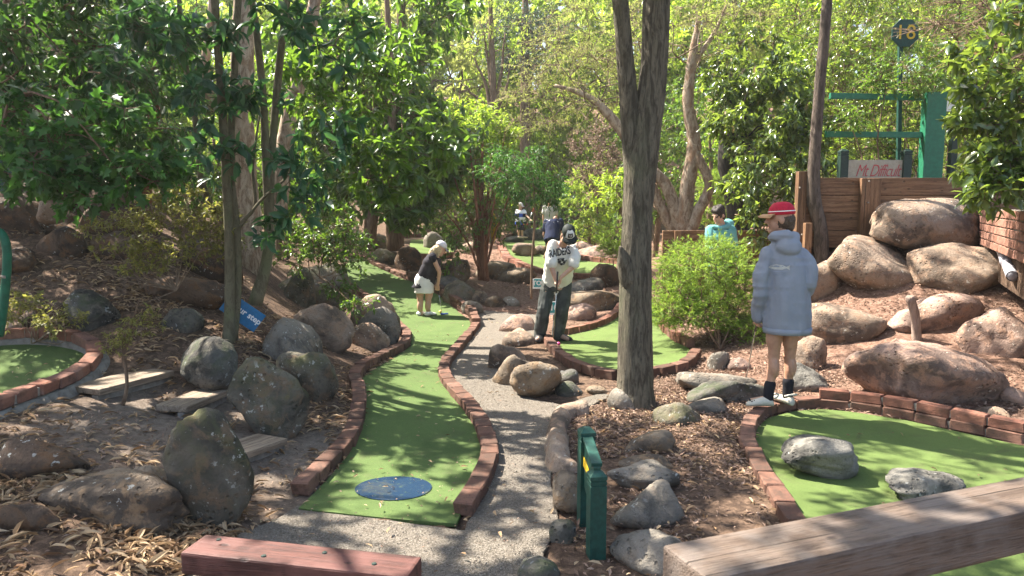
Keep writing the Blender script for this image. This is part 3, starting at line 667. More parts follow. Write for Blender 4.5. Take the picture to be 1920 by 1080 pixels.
def step(p1, p2, zt, wd, label):
    a, b = G(p1[0], p1[1]+14)+[0, 0, .07], G(p2[0], p2[1]+14)+[0, 0, .07]; e = empty('wooden_step', (0, 0, 0), label=label, cat='step', group='wooden steps on the left bank')
    d = (b-a)/np.linalg.norm(b-a); nrm = np.array([-d[1], d[0], 0]); nrm = nrm/np.linalg.norm(nrm)*(1 if nrm[1] > 0 else -1)
    beam('tread', a+nrm*wd/2, b+nrm*wd/2, wd, .045, MAT['timber_step'], e, .006)
    beam('riser', a+nrm*(.055)+[0, 0, -.1], b+nrm*(.055)+[0, 0, -.1], .06, .15, MAT['concrete'], e, .012)
    return e
step((425,874,4.75), (540,832,5.0), 0, .27, 'lowest weathered wooden step, next to the tall leaning slab')
step((352,772,5.3), (432,738,5.55), 0, .26, 'middle wooden step, half hidden behind the tall leaning slab')
step((188,740,5.55), (328,702,5.85), 0, .32, 'highest wooden step, beside the bricks of the left raised green')
# low bench at the bottom
def on_plane(px, py, z): d = ray(px, py); t = (z-CAM_Z)/d[2]; return np.array([0, 0, CAM_Z])+d*t
zt = .42
a = (on_plane(375,1006,zt)+on_plane(350,1030,zt))/2; b = (on_plane(783,1046,zt)+on_plane(772,1079,zt))/2
be = empty('low_bench', (0, 0, 0), label='low bench of red brown stained timber in the foreground', cat='bench')
beam('seat', a-[0, 0, .045], b-[0, 0, .045], .165, .09, MAT['timber_red'], be, .01)
for s in (.13, .86):
    q = a+(b-a)*s; beam('leg', (q[0], q[1], gz(q[0], q[1])-.1), (q[0], q[1], zt-.09), .12, .1, MAT['timber_red'], be)
for s, u in ((.1, .3), (.35, -.3), (.6, .2), (.83, -.1)):
    q = a+(b-a)*s; mb = MB(); mb.lathe([(.0, .004), (.009, .003), (.012, -.004)], 8, (q[0], q[1]+u*.15, zt+.001)); mb.obj('bolt', MAT['green_very_dark'], be)
# handrail close to the camera, bottom right
zr = 1.0; ra, rb = np.array([.362, 1.497, zr]), np.array([1.42*1.75, 1.497+(1.42*1.75-.362)*.385, zr])
hr = empty('handrail', (0, 0, 0), label='thick weathered timber handrail across the bottom right corner, close to the camera', cat='handrail')
beam('top_rail', ra-[0, 0, .055], rb-[0, 0, .055], .165, .11, MAT['timber_grey'], hr, .008)
q = ra+(rb-ra)*.93; beam('post', (q[0], q[1], -.1), (q[0], q[1], zr-.11), .1, .1, MAT['timber_grey'], hr)
q = ra+(rb-ra)*.02; beam('post', (q[0]+.07, q[1], -.1), (q[0]+.07, q[1], zr-.9), .1, .1, MAT['timber_grey'], hr) if False else None
# retaining wall of stacked planks on the right
rw = empty('retaining_wall', (0, 0, 0), label='brown plank retaining wall holding the upper terrace on the right', cat='retaining wall')
WY = 10.05; zb = 1.15; ztop = P(1600,333,WY)[2]
nz = 4; hgt = (ztop-zb)/nz
xa, xm, xb = P(1508,400,WY)[0], P(1622,400,WY)[0], 7.2
for r in range(nz):
    z = zb+hgt*(r+.5)
    beam('plank', (xa, WY, z), (xm, WY, z), .06, hgt-.008, MAT['timber_side'], rw, .006)
    if r % 2 == 0 or True: beam('plank', (xm+.01, WY-.004*(r % 2), z), (xb, WY-.004*(r % 2), z), .06, hgt-.008, MAT['timber_side'], rw, .006)
beam('post', (P(1624,400,WY)[0], WY-.075, .9), (P(1624,400,WY)[0], WY-.075, ztop-.012), .26, .08, MAT['timber_side'], rw)
beam('post', (P(1499,400,WY)[0], WY-.02, .5), (P(1499,400,WY)[0], WY-.02, ztop+.08), .12, .12, MAT['timber_side'], rw)
beam('post', (P(1513,460,WY-.3)[0], WY-.3, .4), (P(1513,460,WY-.3)[0], WY-.3, P(1513,418,WY-.3)[2]), .09, .09, MAT['timber_side'], rw)
xl = P(1499,400,WY)[0]
for r in range(6): beam('plank', (xl+.03, WY+.06, .62+r*.25), (xl+2.4, WY+4, .62+r*.25), .06, .24, MAT['timber_side'], rw, .006)
for px_, py_ in ((1630,340),(1628,380),(1500,352),(1504,440)):
    q = P(px_, py_, WY-.13); mb = MB(); mb.lathe([(.0, .012), (.010, .008), (.012, -.01)], 8, q, np.array(Euler((math.pi/2, 0, 0)).to_matrix())); mb.obj('bolt', MAT['mortar'], rw)
tp_ = np.array([(xl+.1, WY+.04), (13, WY+.04), (13, WY+7), (xl+4.2, WY+7)]); V = np.vstack([np.column_stack([tp_, np.full(4, ztop-.04)]), np.column_stack([tp_, np.full(4, ztop-.9)])])
F = np.array([[0,1,2,3],[4,7,6,5],[0,4,5,1],[1,5,6,2],[2,6,7,3],[3,7,4,0]]); tag(obj('terrace', mesh_np('terrace', V, F, MAT['ground'], False)), kind='structure')
# low timber edging behind the juniper
te = empty('timber_edging', (0, 0, 0), label='low dark plank edging behind the juniper bush and the boy in teal', cat='edging')
ty = 12.2
for r in range(7):
    z0 = P(1300,432,ty)[2]-.085-.17*r
    beam('plank', P(1252,0,ty)*[1,1,0]+[0,0,z0], P(1372,0,ty)*[1,1,0]+[0,0,z0], .07, .165, MAT['timber_side'], te)
    beam('plank', P(1373,0,ty)*[1,1,0]+[0,.03,z0], P(1490,0,ty)*[1,1,0]+[0,.03,z0], .07, .165, MAT['timber_side'], te)
beam('post', P(1284,0,ty-.08)*[1,1,0]+[0,0,-.1], P(1284,0,ty-.08)*[1,1,0]+[0,0,P(1284,432,ty)[2]], .14, .07, MAT['timber_side'], te)
# brick wall on the right edge, running towards the camera
bw = empty('brick_wall', (0, 0, 0), label='sunlit orange brick wall at the right edge above the drain pipe', cat='wall')
w0, w1 = P(1842,368,9.6), P(1925,392,6.6); ang = math.atan2(w1[1]-w0[1], w1[0]-w0[0]); Lw = math.hypot(w1[0]-w0[0], w1[1]-w0[1])+1.2
data = brick_data(.23, .11, .076, MAT['brick_wall']); nrow = 5; ztw = min(w0[2], w1[2])-.01
for r in range(nrow):
    n = int(Lw/.242)
    for i in range(n):
        s = (i+.5+(.5 if r % 2 else 0))*.242; o = obj('brick', RB.choice(data), bw, (w0[0]+math.cos(ang)*s, w0[1]+math.sin(ang)*s, ztw-.088*(r+1)), (0, 0, ang))
mb = MB(); mid = np.array([w0[0]+math.cos(ang)*(Lw+.12)/2+.016, w0[1]+math.sin(ang)*(Lw+.12)/2, ztw-.22]); mb.box(mid, (Lw+.1, .095, .43), np.array(Euler((0, 0, ang)).to_matrix())); mb.obj('mortar', MAT['mortar'], bw)
mb = MB(); mb.box((w0[0]+math.cos(ang)*Lw/2-math.sin(ang)*2.07, w0[1]+math.sin(ang)*Lw/2+math.cos(ang)*2.07, ztw-.42), (Lw, 4, .8), np.array(Euler((0, 0, ang)).to_matrix())); o = mb.obj('raised_bed', MAT['ground']); tag(o, kind='structure')
dp_ = empty('drain_pipe', (0, 0, 0), label='open ended grey plastic drain pipe below the brick wall', cat='pipe')
pm = m_simple('grey_plastic', (.32,.31,.34), .45, .4, .35, 9)
a, b = P(1866,440,9.0), P(1898,518,7.2); d = (b-a)/np.linalg.norm(b-a)
mb = MB(); mb.tube([a, a+(b-a)*.5, b], [.052]*3, 16, cap=False); mb.tube([b, a], [.044]*2, 16, cap=True); mb.obj('pipe_wall', pm, dp_, True)
for s in (.3, .68): mb = MB(); c = a+(b-a)*s; mb.tube([c-d*.05, c+d*.05], [.058]*2, 16); mb.obj('collar', pm, dp_, True)
th = MB(); th.tube([P(1852,424,9.2), P(1880,455,8.2), P(1925,495,6.9)], [.012]*3, 6); o = th.obj('conduit', pm, None, True); tag(o, 'thin grey conduit running along the foot of the brick wall', 'conduit')
# green pipe at the left edge
gp = MB(); gp.tube(spline([P(-14,432,5.4), P(2,437,5.4), P(12,462,5.4), P(13,500,5.4), P(8,560,5.4), P(3,600,5.4), P(-2,630,5.4)], 30), [.03]*30, 12)
pipe = gp.obj('green_pipe', m_simple('pipe_green', (.006,.085,.045), .6, .3, .25, 14), None, True); tag(pipe, 'bent green pipe standing at the left edge behind the raised green', 'pipe')
tb = MB(); tb.tube([P(11,516,5.4), P(11,521,5.4)], [.0315]*2, 12); tb.obj('tape_band', MAT['mortar'], pipe, True)
# wooden stake on the slope
sk = MB(); a, b = G(1722,634), P(1705,556,G(1722,634)[1]-.05); sk.tube(spline([a-[0, 0, .1], a*.5+b*.5+[.01, 0, 0], b], 12), np.linspace(.05, .042, 12), 10, disp=lambda an, t: .12*np.sin(an*3+t*4)+.06*np.sin(an*7))
o = sk.obj('wooden_stake', m_bark('stake_bark', (.2,.14,.11), (.33,.25,.21)), None, True); tag(o, 'short grey wooden stake leaning on the right slope', 'stake')

# ---------------------------------------------------------------- lettering
FNT = [None]
def text_mesh(txt, size, mat, name, shear=0.0, extrude=.002, offset=0.0, spacing=1.0, align='CENTER'):
    cu = bpy.data.curves.new(name, 'FONT'); cu.body = txt; cu.size = size; cu.shear = shear; cu.extrude = extrude; cu.offset = offset; cu.space_character = spacing
    cu.align_x = align; cu.align_y = 'CENTER'; cu.resolution_u = 3
    o = bpy.data.objects.new('tmp', cu); COL.objects.link(o); dg = bpy.context.evaluated_depsgraph_get(); me = bpy.data.meshes.new_from_object(o.evaluated_get(dg))
    bpy.data.objects.remove(o); bpy.data.curves.remove(cu); me.name = name; me.materials.clear(); me.materials.append(mat); return me
YEL = m_simple('yellow_paint', (.62,.40,.02), .5, .4, .1); RED = m_simple('red_paint', (.42,.05,.06), .5, .4, .1); WHITE = m_simple('white_paint', (.75,.75,.72), .5, .4, .06)
CREAM = m_simple('cream_board', (.36,.32,.245), .6, .3, .1); TEAL = m_simple('teal_paint', (.03,.28,.28), .5, .4, .1); BLUE = m_simple('blue_board', (.01,.13,.28), .5, .4, .12)
def cap_post(name, base, top_z, w, mat, parent, rz=0):
    """square post with a turned-in neck and pyramid cap, one mesh"""
    h = top_z-base[2]; mb = MB(); prof = [(1, 0), (1, h-.92*w), (.9, h-.9*w), (.9, h-.84*w), (1, h-.82*w), (1, h-.62*w), (.9, h-.6*w), (.9, h-.54*w), (1.04, h-.52*w), (1.04, h-.3*w), (.42, h-.02*w), (.0, h)]
    mb.lathe([(q[0]*w/2*math.sqrt(2), q[1]) for q in prof], 4, (0, 0, 0), np.array(Euler((0, 0, math.pi/4)).to_matrix()))
    o = mb.obj(name, mat, parent); o.location = [float(c) for c in base]; o.rotation_euler = (0, 0, rz); return o
# near green hole sign with its back to us
sg = empty('hole_sign', (0, 0, 0), label='low dark green hole sign on two capped posts in the foreground', cat='sign')
pa, pb = G(1117,1042), G(1098,985); rzs = math.atan2(pb[1]-pa[1], pb[0]-pa[0])
zA, zB = P(1127,880,pa[1])[2], P(1100,800,pb[1])[2]
cap_post('post', (pa[0], pa[1], pa[2]-.08), zA, .082, MAT['green_paint'], sg, rzs+.1); cap_post('post', (pb[0], pb[1], pb[2]-.08), zB, .08, MAT['green_paint'], sg, rzs+.1)
pn = beam('panel', pa*[1,1,0]+[0,0,(zA+zB)/2-.17], pb*[1,1,0]+[0,0,(zA+zB)/2-.13], .035, .26, MAT['green_paint'], sg, .004)
beam('panel_cap', pa*[1,1,0]+[0,0,(zA+zB)/2-.032], pb*[1,1,0]+[0,0,(zA+zB)/2+.008], .055, .02, MAT['green_paint'], sg, .004)
ye = beam('lettering_strip', pa*[1,1,0]+[-.021,-.0,(zA+zB)/2-.13], pb*[1,1,0]+[-.021,0,(zA+zB)/2-.12], .003, .05, YEL, sg, .0005)
# Mt Difficult sign on the terrace
SYv = 10.9
ms = empty('hole_name_sign', (0, 0, 0), label='cream sign with red Mt Difficult lettering between dark green posts on the terrace', cat='sign')
a, b = P(1590,300,SYv), P(1691,340,SYv)
beam('board', (a[0], SYv, (a[2]+b[2])/2), (b[0], SYv, (a[2]+b[2])/2), .03, a[2]-b[2], CREAM, ms, .003)
t = obj('lettering', text_mesh('Mt Difficult', .25, RED, 'lettering', .42, .002, -.003, .86), ms, ((a[0]+b[0])/2+.03, SYv-.018, P(1640,321,SYv)[2]), (math.pi/2, 0, 0)); t.scale = (.68, 1, 1)
for x_ in (1579, 1697): q = P(x_, 335, SYv); cap_post('post', (q[0], SYv, ztop-.2), P(x_, 279, SYv)[2], .115, MAT['green_very_dark'], ms)
# number 18 sign
ns = empty('number_sign', (0, 0, 0), label='octagonal dark green sign with yellow number 18 on a post', cat='sign')
NY = 11.6; c = P(1697, 62, NY); mb = MB(); mb.lathe([(0, -.012), (.215, -.012), (.215, .012), (0, .012)], 8, (0, 0, 0), np.array((Euler((math.pi/2, 0, 0)).to_matrix()@Euler((0, 0, math.pi/8)).to_matrix())))
o = mb.obj('board', MAT['green_paint'], ns); o.location = c.tolist()
obj('lettering', text_mesh('18', .3, YEL, 'lettering', 0, .003, 0.0, 1.08), ns, (c[0], NY-.018, c[2]), (math.pi/2, 0, 0))
beam('post', (P(1690,300,NY)[0], NY+.05, ztop-.1), (P(1690,80,NY)[0], NY+.05, c[2]+.1), .06, .06, MAT['green_paint'], ns)
# green gate frame on the terrace
gf = empty('gate_frame', (0, 0, 0), label='bright green timber frame of thick post and rails on the terrace', cat='fence')
FY = 11.2; p0, p1 = P(1743,330,FY), P(1747,174,FY)
beam('post', (p0[0], FY, ztop-.1), (p0[0], FY, p1[2]), .29, .16, MAT['green_bright'], gf, .006)
for (x0, y0, x1, y1, th_) in ((1556,180,1728,183,.085), (1548,252,1727,253,.085)):
    q0, q1 = P(x0, y0, FY+.02), P(x1, y1, FY+.02); beam('rail', q0, q1, .07, th_, MAT['green_bright'], gf, .004)
for x_, y0 in (): q = P(x_, y0, FY+.35); beam('post', (q[0], FY+.35, ztop-.1), (q[0], FY+.35, q[2]), .075, .075, MAT['green_bright'], gf, .004)
q = P(1788,195,FY+.5); o = beam('notice_panel', q-[.18, 0, 0], q+[.18, 0, 0], .02, .22, WHITE, None, .002); tag(o, 'plain pale grey notice panel beside the thick green post', 'panel')
q = P(1788,260,FY+.7); gf2 = beam('fence_post', (q[0], q[1], ztop-.1), (q[0], q[1], P(1788,205,FY+.7)[2]), .1, .1, MAT['green_very_dark']); tag(gf2, 'dark post seen below the pale grey notice panel', 'post')
# green railing far left
lr = empty('railing', (0, 0, 0), label='dark green timber railing in the shade at the upper left edge', cat='railing')
RY = 9.6
for x_ in (4, 92): q = P(x_, 335, RY); beam('post', (q[0], RY, 1.3), (q[0], RY, P(x_, 150, RY)[2]), .11, .11, MAT['green_paint'], lr)
for y_ in (207, 262, 318): beam('rail', P(-30, y_, RY-.02), P(92, y_, RY-.02), .06, .1, MAT['green_paint'], lr)
lb = MB(); lb.lathe([(0, .07), (.02, .06), (.028, .02), (.03, 0), (0, 0)], 10, P(18, 198, RY-.05)); o = lb.obj('item', m_simple('blue_plastic', (.02,.08,.6), .3, .6, .1), None, True); tag(o, 'tiny bright blue bottle on the left railing', 'item')  # small domed blue shape, its kind left open
# blue sign nailed to the trunk
bs = empty('warning_sign', (0, 0, 0), label='tilted blue sign reading your step behind the slender trunk', cat='sign')
SY = 6.84; c = P(455, 586, SY); ang = -.66
o = beam('board', (-.2, 0, 0), (.17, 0, 0), .01, .19, BLUE, bs, .002); M = Euler((0, -(ang), .25)).to_matrix()
o.location = c.tolist(); o.rotation_euler = M.to_euler()
t = obj('lettering', text_mesh('your step', .078, WHITE, 'lettering', 0, .001, .002), bs); t.matrix_world = Matrix.Translation(Vector(c)+M@Vector((.035, -.0075, .012)))@M.to_4x4()@Matrix.Rotation(math.pi/2, 4, 'X')
# small teal direction signs
def stake_sign(px, py, wp, hp, Y, txt, label, ytxt=0):
    c = P(px, py, Y); w, h = wp*Y/FPX, hp*Y/FPX; e = empty('direction_sign', (0, 0, 0), label=label, cat='sign')
    beam('board', c-[w/2, 0, 0], c+[w/2, 0, 0], .012, h, WHITE, e, .002)
    beam('panel', c-[w/2-.015, .008, -.012], c+[w/2-.015, -.008, .012], .004, h*.78, TEAL, e, .001)
    obj('lettering', text_mesh(txt, h*.62, WHITE, 'lettering', 0, .001, .004), e, (c[0]+.02, Y-.014, c[2]+.01), (math.pi/2, 0, 0))
    beam('stake', (c[0]+w*.2, Y+.02, gz(c[0], Y)-.05), (c[0]+w*.2, Y+.02, c[2]), .03, .03, MAT['green_very_dark'], e, .003)
stake_sign(1009, 532, 20, 19, 12.8, 'TO 1', 'small teal and white TO 1 sign left of the putting boy')
stake_sign(1036, 578, 16, 26, 11.6, '10', 'small teal sign seen between the legs of the putting boy')
# yellow flag
fl = empty('flag', (0, 0, 0), label='limp yellow pennant on a leaning stick among the thin stems', cat='flag')
FYY = 15.0; sa, sb = P(921, 470, FYY), P(917, 392, FYY); mb = MB(); mb.tube([P(918,515,FYY)-[.1,0,.0], sa, sb], [.014]*3, 6); mb.obj('stick', m_simple('stick_wood', (.3,.24,.16)), fl)
u = np.linspace(0, 1, 10); vv = np.linspace(0, 1, 6); V = []
for a_ in u:
    for b_ in vv:
        q = sb+(P(922, 468, FYY)-sb)*a_+np.array([(.16*b_*math.sin(math.pi*min(1, a_*1.02)**.7)), .05*math.sin(b_*7+a_*2), 0]); V.append(q)
F = np.array([[i*6+j, i*6+j+1, (i+1)*6+j+1, (i+1)*6+j] for i in range(9) for j in range(5)])
obj('cloth', mesh_np('cloth', V, F, YEL, True), fl)
# golf balls
def ball(px, py, col, label, ground=True):
    q = G(px, py); r = .0215*1.25; mb = MB(); mb.lathe([(r*math.sin(t)+1e-5, -r*math.cos(t)) for t in np.linspace(0, math.pi, 13)], 18); o = mb.obj('golf_ball', m_simple('ball_'+label.split()[0], col, .35, .5, .03), None, True)
    o.location = (q[0], q[1], gz(q[0], q[1])+.014+r); return tag(o, label, 'golf ball', 'golf balls in play')
ball(1047, 651, (.62,.06,.2), 'pink golf ball in front of the boy in the white shirt')
ball(826, 590, (.7,.55,.1), 'yellow golf ball beside the woman\'s putter head')
# ---------------------------------------------------------------- foliage machinery
def nrm(a): return a/(np.linalg.norm(a, axis=-1, keepdims=True)+1e-9)
T8 = (np.array([[0,0,0],[.3,.5,.10],[.3,-.5,.10],[.68,.40,.03],[.68,-.40,.03],[1,0,-.16],[.3,0,0],[.68,0,-.04]]), np.array([[0,6,1],[0,2,6],[1,6,7],[1,7,3],[6,2,4],[6,4,7],[3,7,5],[7,4,5]]))
T4 = (np.array([[0,0,0],[.42,.5,.09],[.42,-.5,.09],[1,0,-.14],[.42,0,0]]), np.array([[0,4,1],[0,2,4],[1,4,3],[4,2,3]]))
T2 = (np.array([[0,0,0],[.5,.5,.05],[.5,-.5,.05],[1,0,-.1]]), np.array([[0,2,1],[1,2,3]]))
T1 = (np.array([[0,.5,0],[0,-.5,0],[1,0,0]]), np.array([[0,1,2]]))
TLOBE = (np.array([[0,0,0],[.18,.45,.05],[.42,.24,.03],[.62,.52,.03],[.66,.18,0],[1,0,-.12],[.66,-.18,0],[.62,-.52,.03],[.42,-.24,.03],[.18,-.45,.05],[.42,0,-.01]]), np.array([[0,10,1],[1,10,2],[2,10,3],[3,10,4],[4,10,5],[5,10,6],[6,10,7],[7,10,8],[8,10,9],[9,10,0]]))
class Leaves:
    def __init__(s): s.p = []; s.d = []; s.n = []; s.l = []; s.w = []
    def add(s, p, d, n, l, w):
        s.p.append(p); s.d.append(nrm(d)); s.n.append(n); s.l.append(l); s.w.append(w)
    def cat(s): return [np.concatenate(q) for q in (s.p, s.d, s.n, s.l, s.w)]
def frames(d, n):
    y = nrm(np.cross(n, d)); z = np.cross(d, y); return y, z
def leaf_arrays(p, d, n, l, w, rnd, T):
    tv, tf = T; y, z = frames(d, n); k = len(tv)
    V = p[:, None]+d[:, None]*(tv[None, :, 0, None]*l[:, None, None])+y[:, None]*(tv[None, :, 1, None]*w[:, None, None])+z[:, None]*(tv[None, :, 2, None]*l[:, None, None])
    F = tf[None]+(np.arange(len(p))*k)[:, None, None]
    return V.reshape(-1, 3), F.reshape(-1, 3), np.repeat(rnd, k)
TRI = [0]
def foliage(name, par, lv, mat, T, rs, kind='stuff'):
    p, d, n, l, w = lv; rnd = rs.uniform(0, 1, len(p)); V, F, r = leaf_arrays(p, d, n, l, w, rnd, T); TRI[0] += len(F)
    o = obj(name, mesh_np(name, V, F, mat, True, {'rnd': r}), par)
    if kind: o['kind'] = kind
    return o
def screen(p):
    q = p-np.array([0, 0, CAM_Z]); f = q[:, 1]*CP-q[:, 2]*SP; u = q[:, 1]*SP+q[:, 2]*CP
    return 960+FPX*q[:, 0]/np.maximum(f, .01), 540-FPX*u/np.maximum(f, .01), f
class Plant:
    """one tree or shrub: Empty > trunk, branches, crown (> leaf)"""
    def __init__(s, name, label, cat, base, seed, group=None):
        s.e = empty(name, (0, 0, 0), label=label, cat=cat, group=group); s.rs = np.random.RandomState(seed); s.wood = MB(); s.trunk = MB(); s.lv = Leaves(); s.base = np.array(base, float); s.has_t = False
    def stem(s, pts, r, n=10, m=24, trunk=True, disp=None, wob=0.0):
        c = spline(pts, m)
        if wob: c = c+np.stack([fbm(np.column_stack([np.linspace(0, 5, m), np.full(m, k*7.1+s.rs.rand()*50), np.zeros(m)]), 3, k) for k in range(3)], 1)*wob*np.linspace(.15, 1, m)[:, None]
        pa_ = np.asarray(pts, float); cl_ = np.concatenate([[0], np.cumsum(np.linalg.norm(np.diff(pa_, axis=0), axis=1))]); cl_ /= cl_[-1]
        rr_ = np.interp(np.linspace(0, 1, m), cl_ if len(cl_) == len(r) else np.linspace(0, 1, len(r)), r)
        (s.trunk if trunk else s.wood).tube(c, rr_, n, True, disp); s.has_t |= trunk; return c
    def limb(s, a, b, r0=.03, r1=.008, n=5, sag=0.1):
        a, b = np.array(a), np.array(b); m = (a+b)/2+s.rs.normal(0, .1, 3)*np.linalg.norm(b-a)+[0, 0, sag*np.linalg.norm(b-a)]
        s.wood.tube(spline([a, m, b], 6), np.linspace(r0, r1, 6), n, False)
    def crown(s, c, rad, ncl, R, nt, nl, ll, lw, droop=.3, upb=1.0, shell=.35, root=None, twig=.004, rosette=False, lim=.02, flat=.75, jit=.25, twigs=True, along=.55, spread=.6):
        rs = s.rs; c = np.array(c, float); rad = np.array(rad, float)
        u = nrm(rs.normal(size=(ncl, 3)))*(rs.uniform(shell**3, 1, (ncl, 1))**(1/3)); cc = c+u*rad
        if root is not None:
            root = np.array(root, float); nodes = [root]; ds = np.linalg.norm(cc-root, axis=1); mx_ = ds.max()+1e-6
            for q_ in np.argsort(ds):
                q = cc[q_]; nd = np.array(nodes); k_ = int(np.argmin(np.linalg.norm(nd-q, axis=1)+.25*np.linalg.norm(nd-root, axis=1))); a_ = nodes[k_]
                ra_ = max(.004, lim*(1-.8*np.linalg.norm(a_-root)/mx_)); rb_ = max(.003, lim*(1-.8*ds[q_]/mx_)*.7); s.limb(a_, q, ra_, rb_, 5, .06)
                nodes.append(q); nodes.append((a_+q)/2)
        N = ncl*nt; cen = np.repeat(cc, nt, 0); out = np.repeat(u, nt, 0)
        td = nrm(rs.normal(size=(N, 3))+out*.7+[0, 0, .1]); td[:, 2] *= flat; tl = R*rs.uniform(.5, 1.1, N)
        end = cen+td*tl[:, None]; end[:, 2] -= droop*.25*tl
        if twigs and twig > 0:
            T = 3; a = np.arange(T)*2*math.pi/T; ref = nrm(np.cross(td, [.3, .2, .93])); rf2 = np.cross(nrm(td), ref)
            ring = (np.cos(a)[None, :, None]*ref[:, None]+np.sin(a)[None, :, None]*rf2[:, None])*twig
            V = np.concatenate([cen[:, None]+ring, end[:, None]+ring*.5], 1).reshape(-1, 3); b = (np.arange(N)*6)[:, None, None]
            F = np.array([[0,1,4,3],[1,2,5,4],[2,0,3,5]])[None]+b; s.wood.add(V, F.reshape(-1, 4))
        M = N*nl
        if rosette:
            t = 1-rs.uniform(0, .22, (N, nl)); ph = (np.arange(nl)*2.4)[None]+rs.uniform(0, 6, (N, 1)); a1 = nrm(np.cross(td, [.1, .2, .97])); a2 = np.cross(nrm(td), a1)
            ld = td[:, None]*.35+a1[:, None]*np.cos(ph)[..., None]+a2[:, None]*np.sin(ph)[..., None]
            ld = ld.reshape(M, 3)+rs.normal(0, jit, (M, 3)); ld[:, 2] -= droop
        else:
            t = rs.uniform(.25, 1, (N, nl)); ld = np.repeat(td, nl, 0)*along+rs.normal(0, spread, (M, 3)); ld[:, 2] -= droop
        p = (cen[:, None]+(end-cen)[:, None]*t[..., None]).reshape(M, 3)
        nn = rs.normal(0, .55, (M, 3))+[0, 0, upb]; sc = rs.uniform(.5, 1.2, M)
        s.lv.add(p, ld, nn, ll*sc, lw*sc*rs.uniform(.85, 1.15, M)); return cc
    def finish(s, bark, leaf, T=T4, parts=0, tname='trunk', crown='crown', partT=T8, win=None, bark_wood=None):
        if s.has_t: o = s.trunk.obj(tname, bark, s.e, True)
        if s.wood.n: o = s.wood.obj('branches', bark_wood or bark, s.e, True); o['kind'] = 'stuff'
        if not s.lv.p: return s.e
        p, d, n, l, w = s.lv.cat()
        if parts:
            x, y, f = screen(p); size = l*FPX/np.maximum(f, .1); ok = (x > 5) & (x < 1915) & (y > 5) & (y < 1075)
            order = np.argsort(-(np.where(ok, size, 0)-f*.2*0))[:parts*3]
            order = order[np.argsort(f[order])][:parts]; keep = np.ones(len(p), bool); keep[order] = False
            data = []
            for k in range(8):
                data.append(mesh_np('leaf', partT[0], partT[1], leaf, True, {'rnd': np.full(len(partT[0]), (k+.5)/8)}))
            cr = foliage(crown, s.e, [q[keep] for q in (p, d, n, l, w)], leaf, T, s.rs)
            yv, zv = frames(d[order], n[order])
            for i, j in enumerate(order):
                o = obj('leaf', data[i % 8], s.e)
                o.matrix_local = Matrix(((d[j][0]*l[j], yv[i][0]*w[j], zv[i][0]*l[j], p[j][0]), (d[j][1]*l[j], yv[i][1]*w[j], zv[i][1]*l[j], p[j][1]), (d[j][2]*l[j], yv[i][2]*w[j], zv[i][2]*l[j], p[j][2]), (0, 0, 0, 1)))
        else: foliage(crown, s.e, (p, d, n, l, w), leaf, T, s.rs)
        return s.e
BARK = dict(grey=m_bark('bark_furrowed', (.066,.056,.041), (.19,.165,.12), (.13,.128,.08), (18,18,3.0), 1.0, .05), olive=m_bark('bark_smooth_olive', (.085,.072,.045), (.14,.125,.08), (.11,.12,.06), (10,10,4), .4, .008),
 paper=m_bark('bark_papery', (.20,.13,.085), (.46,.36,.27), (.3,.18,.11), (7,7,3), .9, .03, 5), dark=m_bark('bark_black', (.022,.02,.018), (.06,.052,.045), None, (14,14,2), .9, .02), brown=m_bark('bark_brown', (.10,.062,.04), (.2,.135,.09), None, (16,16,2.5), .8, .015), red=m_bark('bark_red', (.12,.05,.028), (.22,.1,.055), None, (16,16,2.5), .6, .01), twig=m_simple('twig_wood', (.2,.15,.11), .9, .1, .3))
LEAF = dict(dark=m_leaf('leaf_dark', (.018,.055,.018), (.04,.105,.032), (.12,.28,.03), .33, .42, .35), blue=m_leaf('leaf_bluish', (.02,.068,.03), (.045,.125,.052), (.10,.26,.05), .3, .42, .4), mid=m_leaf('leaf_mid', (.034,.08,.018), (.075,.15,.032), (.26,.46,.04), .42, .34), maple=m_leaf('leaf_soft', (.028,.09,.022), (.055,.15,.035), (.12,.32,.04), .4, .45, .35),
 lime=m_leaf('leaf_lime', (.10,.17,.02), (.17,.26,.03), (.52,.74,.06), .52, .45), gloss=m_leaf('leaf_glossy', (.055,.10,.03), (.115,.17,.045), (.36,.50,.06), .4, .22, .8, brown=(.22,.12,.06)), pale=m_leaf('leaf_pale', (.16,.19,.055), (.28,.31,.09), (.62,.70,.16), .5, .6, .25), olive=m_leaf('leaf_olive', (.11,.12,.03), (.21,.21,.065), (.42,.42,.08), .4, .5, .3), juniper=m_leaf('leaf_juniper', (.10,.19,.03), (.21,.34,.06), (.45,.65,.08), .42, .55, .25),
 dry=m_leaf('leaf_dry', (.2,.15,.11), (.34,.27,.21), (.3,.22,.15), .25, .8, .15), far=m_leaf('leaf_far', (.11,.17,.035), (.2,.28,.055), (.55,.72,.10), .52, .6, .2), conifer=m_leaf('leaf_conifer', (.02,.06,.04), (.045,.10,.06), (.06,.13,.06), .25, .5))
def barkdisp(k=9, amp=.07, seed=0, vs=6.0):
    def f(a, t):
        sh = a.shape; q = np.stack([np.cos(a)*k*.35, np.sin(a)*k*.35, t*vs], -1).reshape(-1, 3); n1 = fbm(q, 3, seed)
        q2 = np.stack([np.cos(a)*k*.9, np.sin(a)*k*.9, t*vs*1.6], -1).reshape(-1, 3); n2 = np.abs(fbm(q2, 3, seed+4))
        return (amp*.7*n1+amp*(1.4*n2-.4)).reshape(sh)
    return f
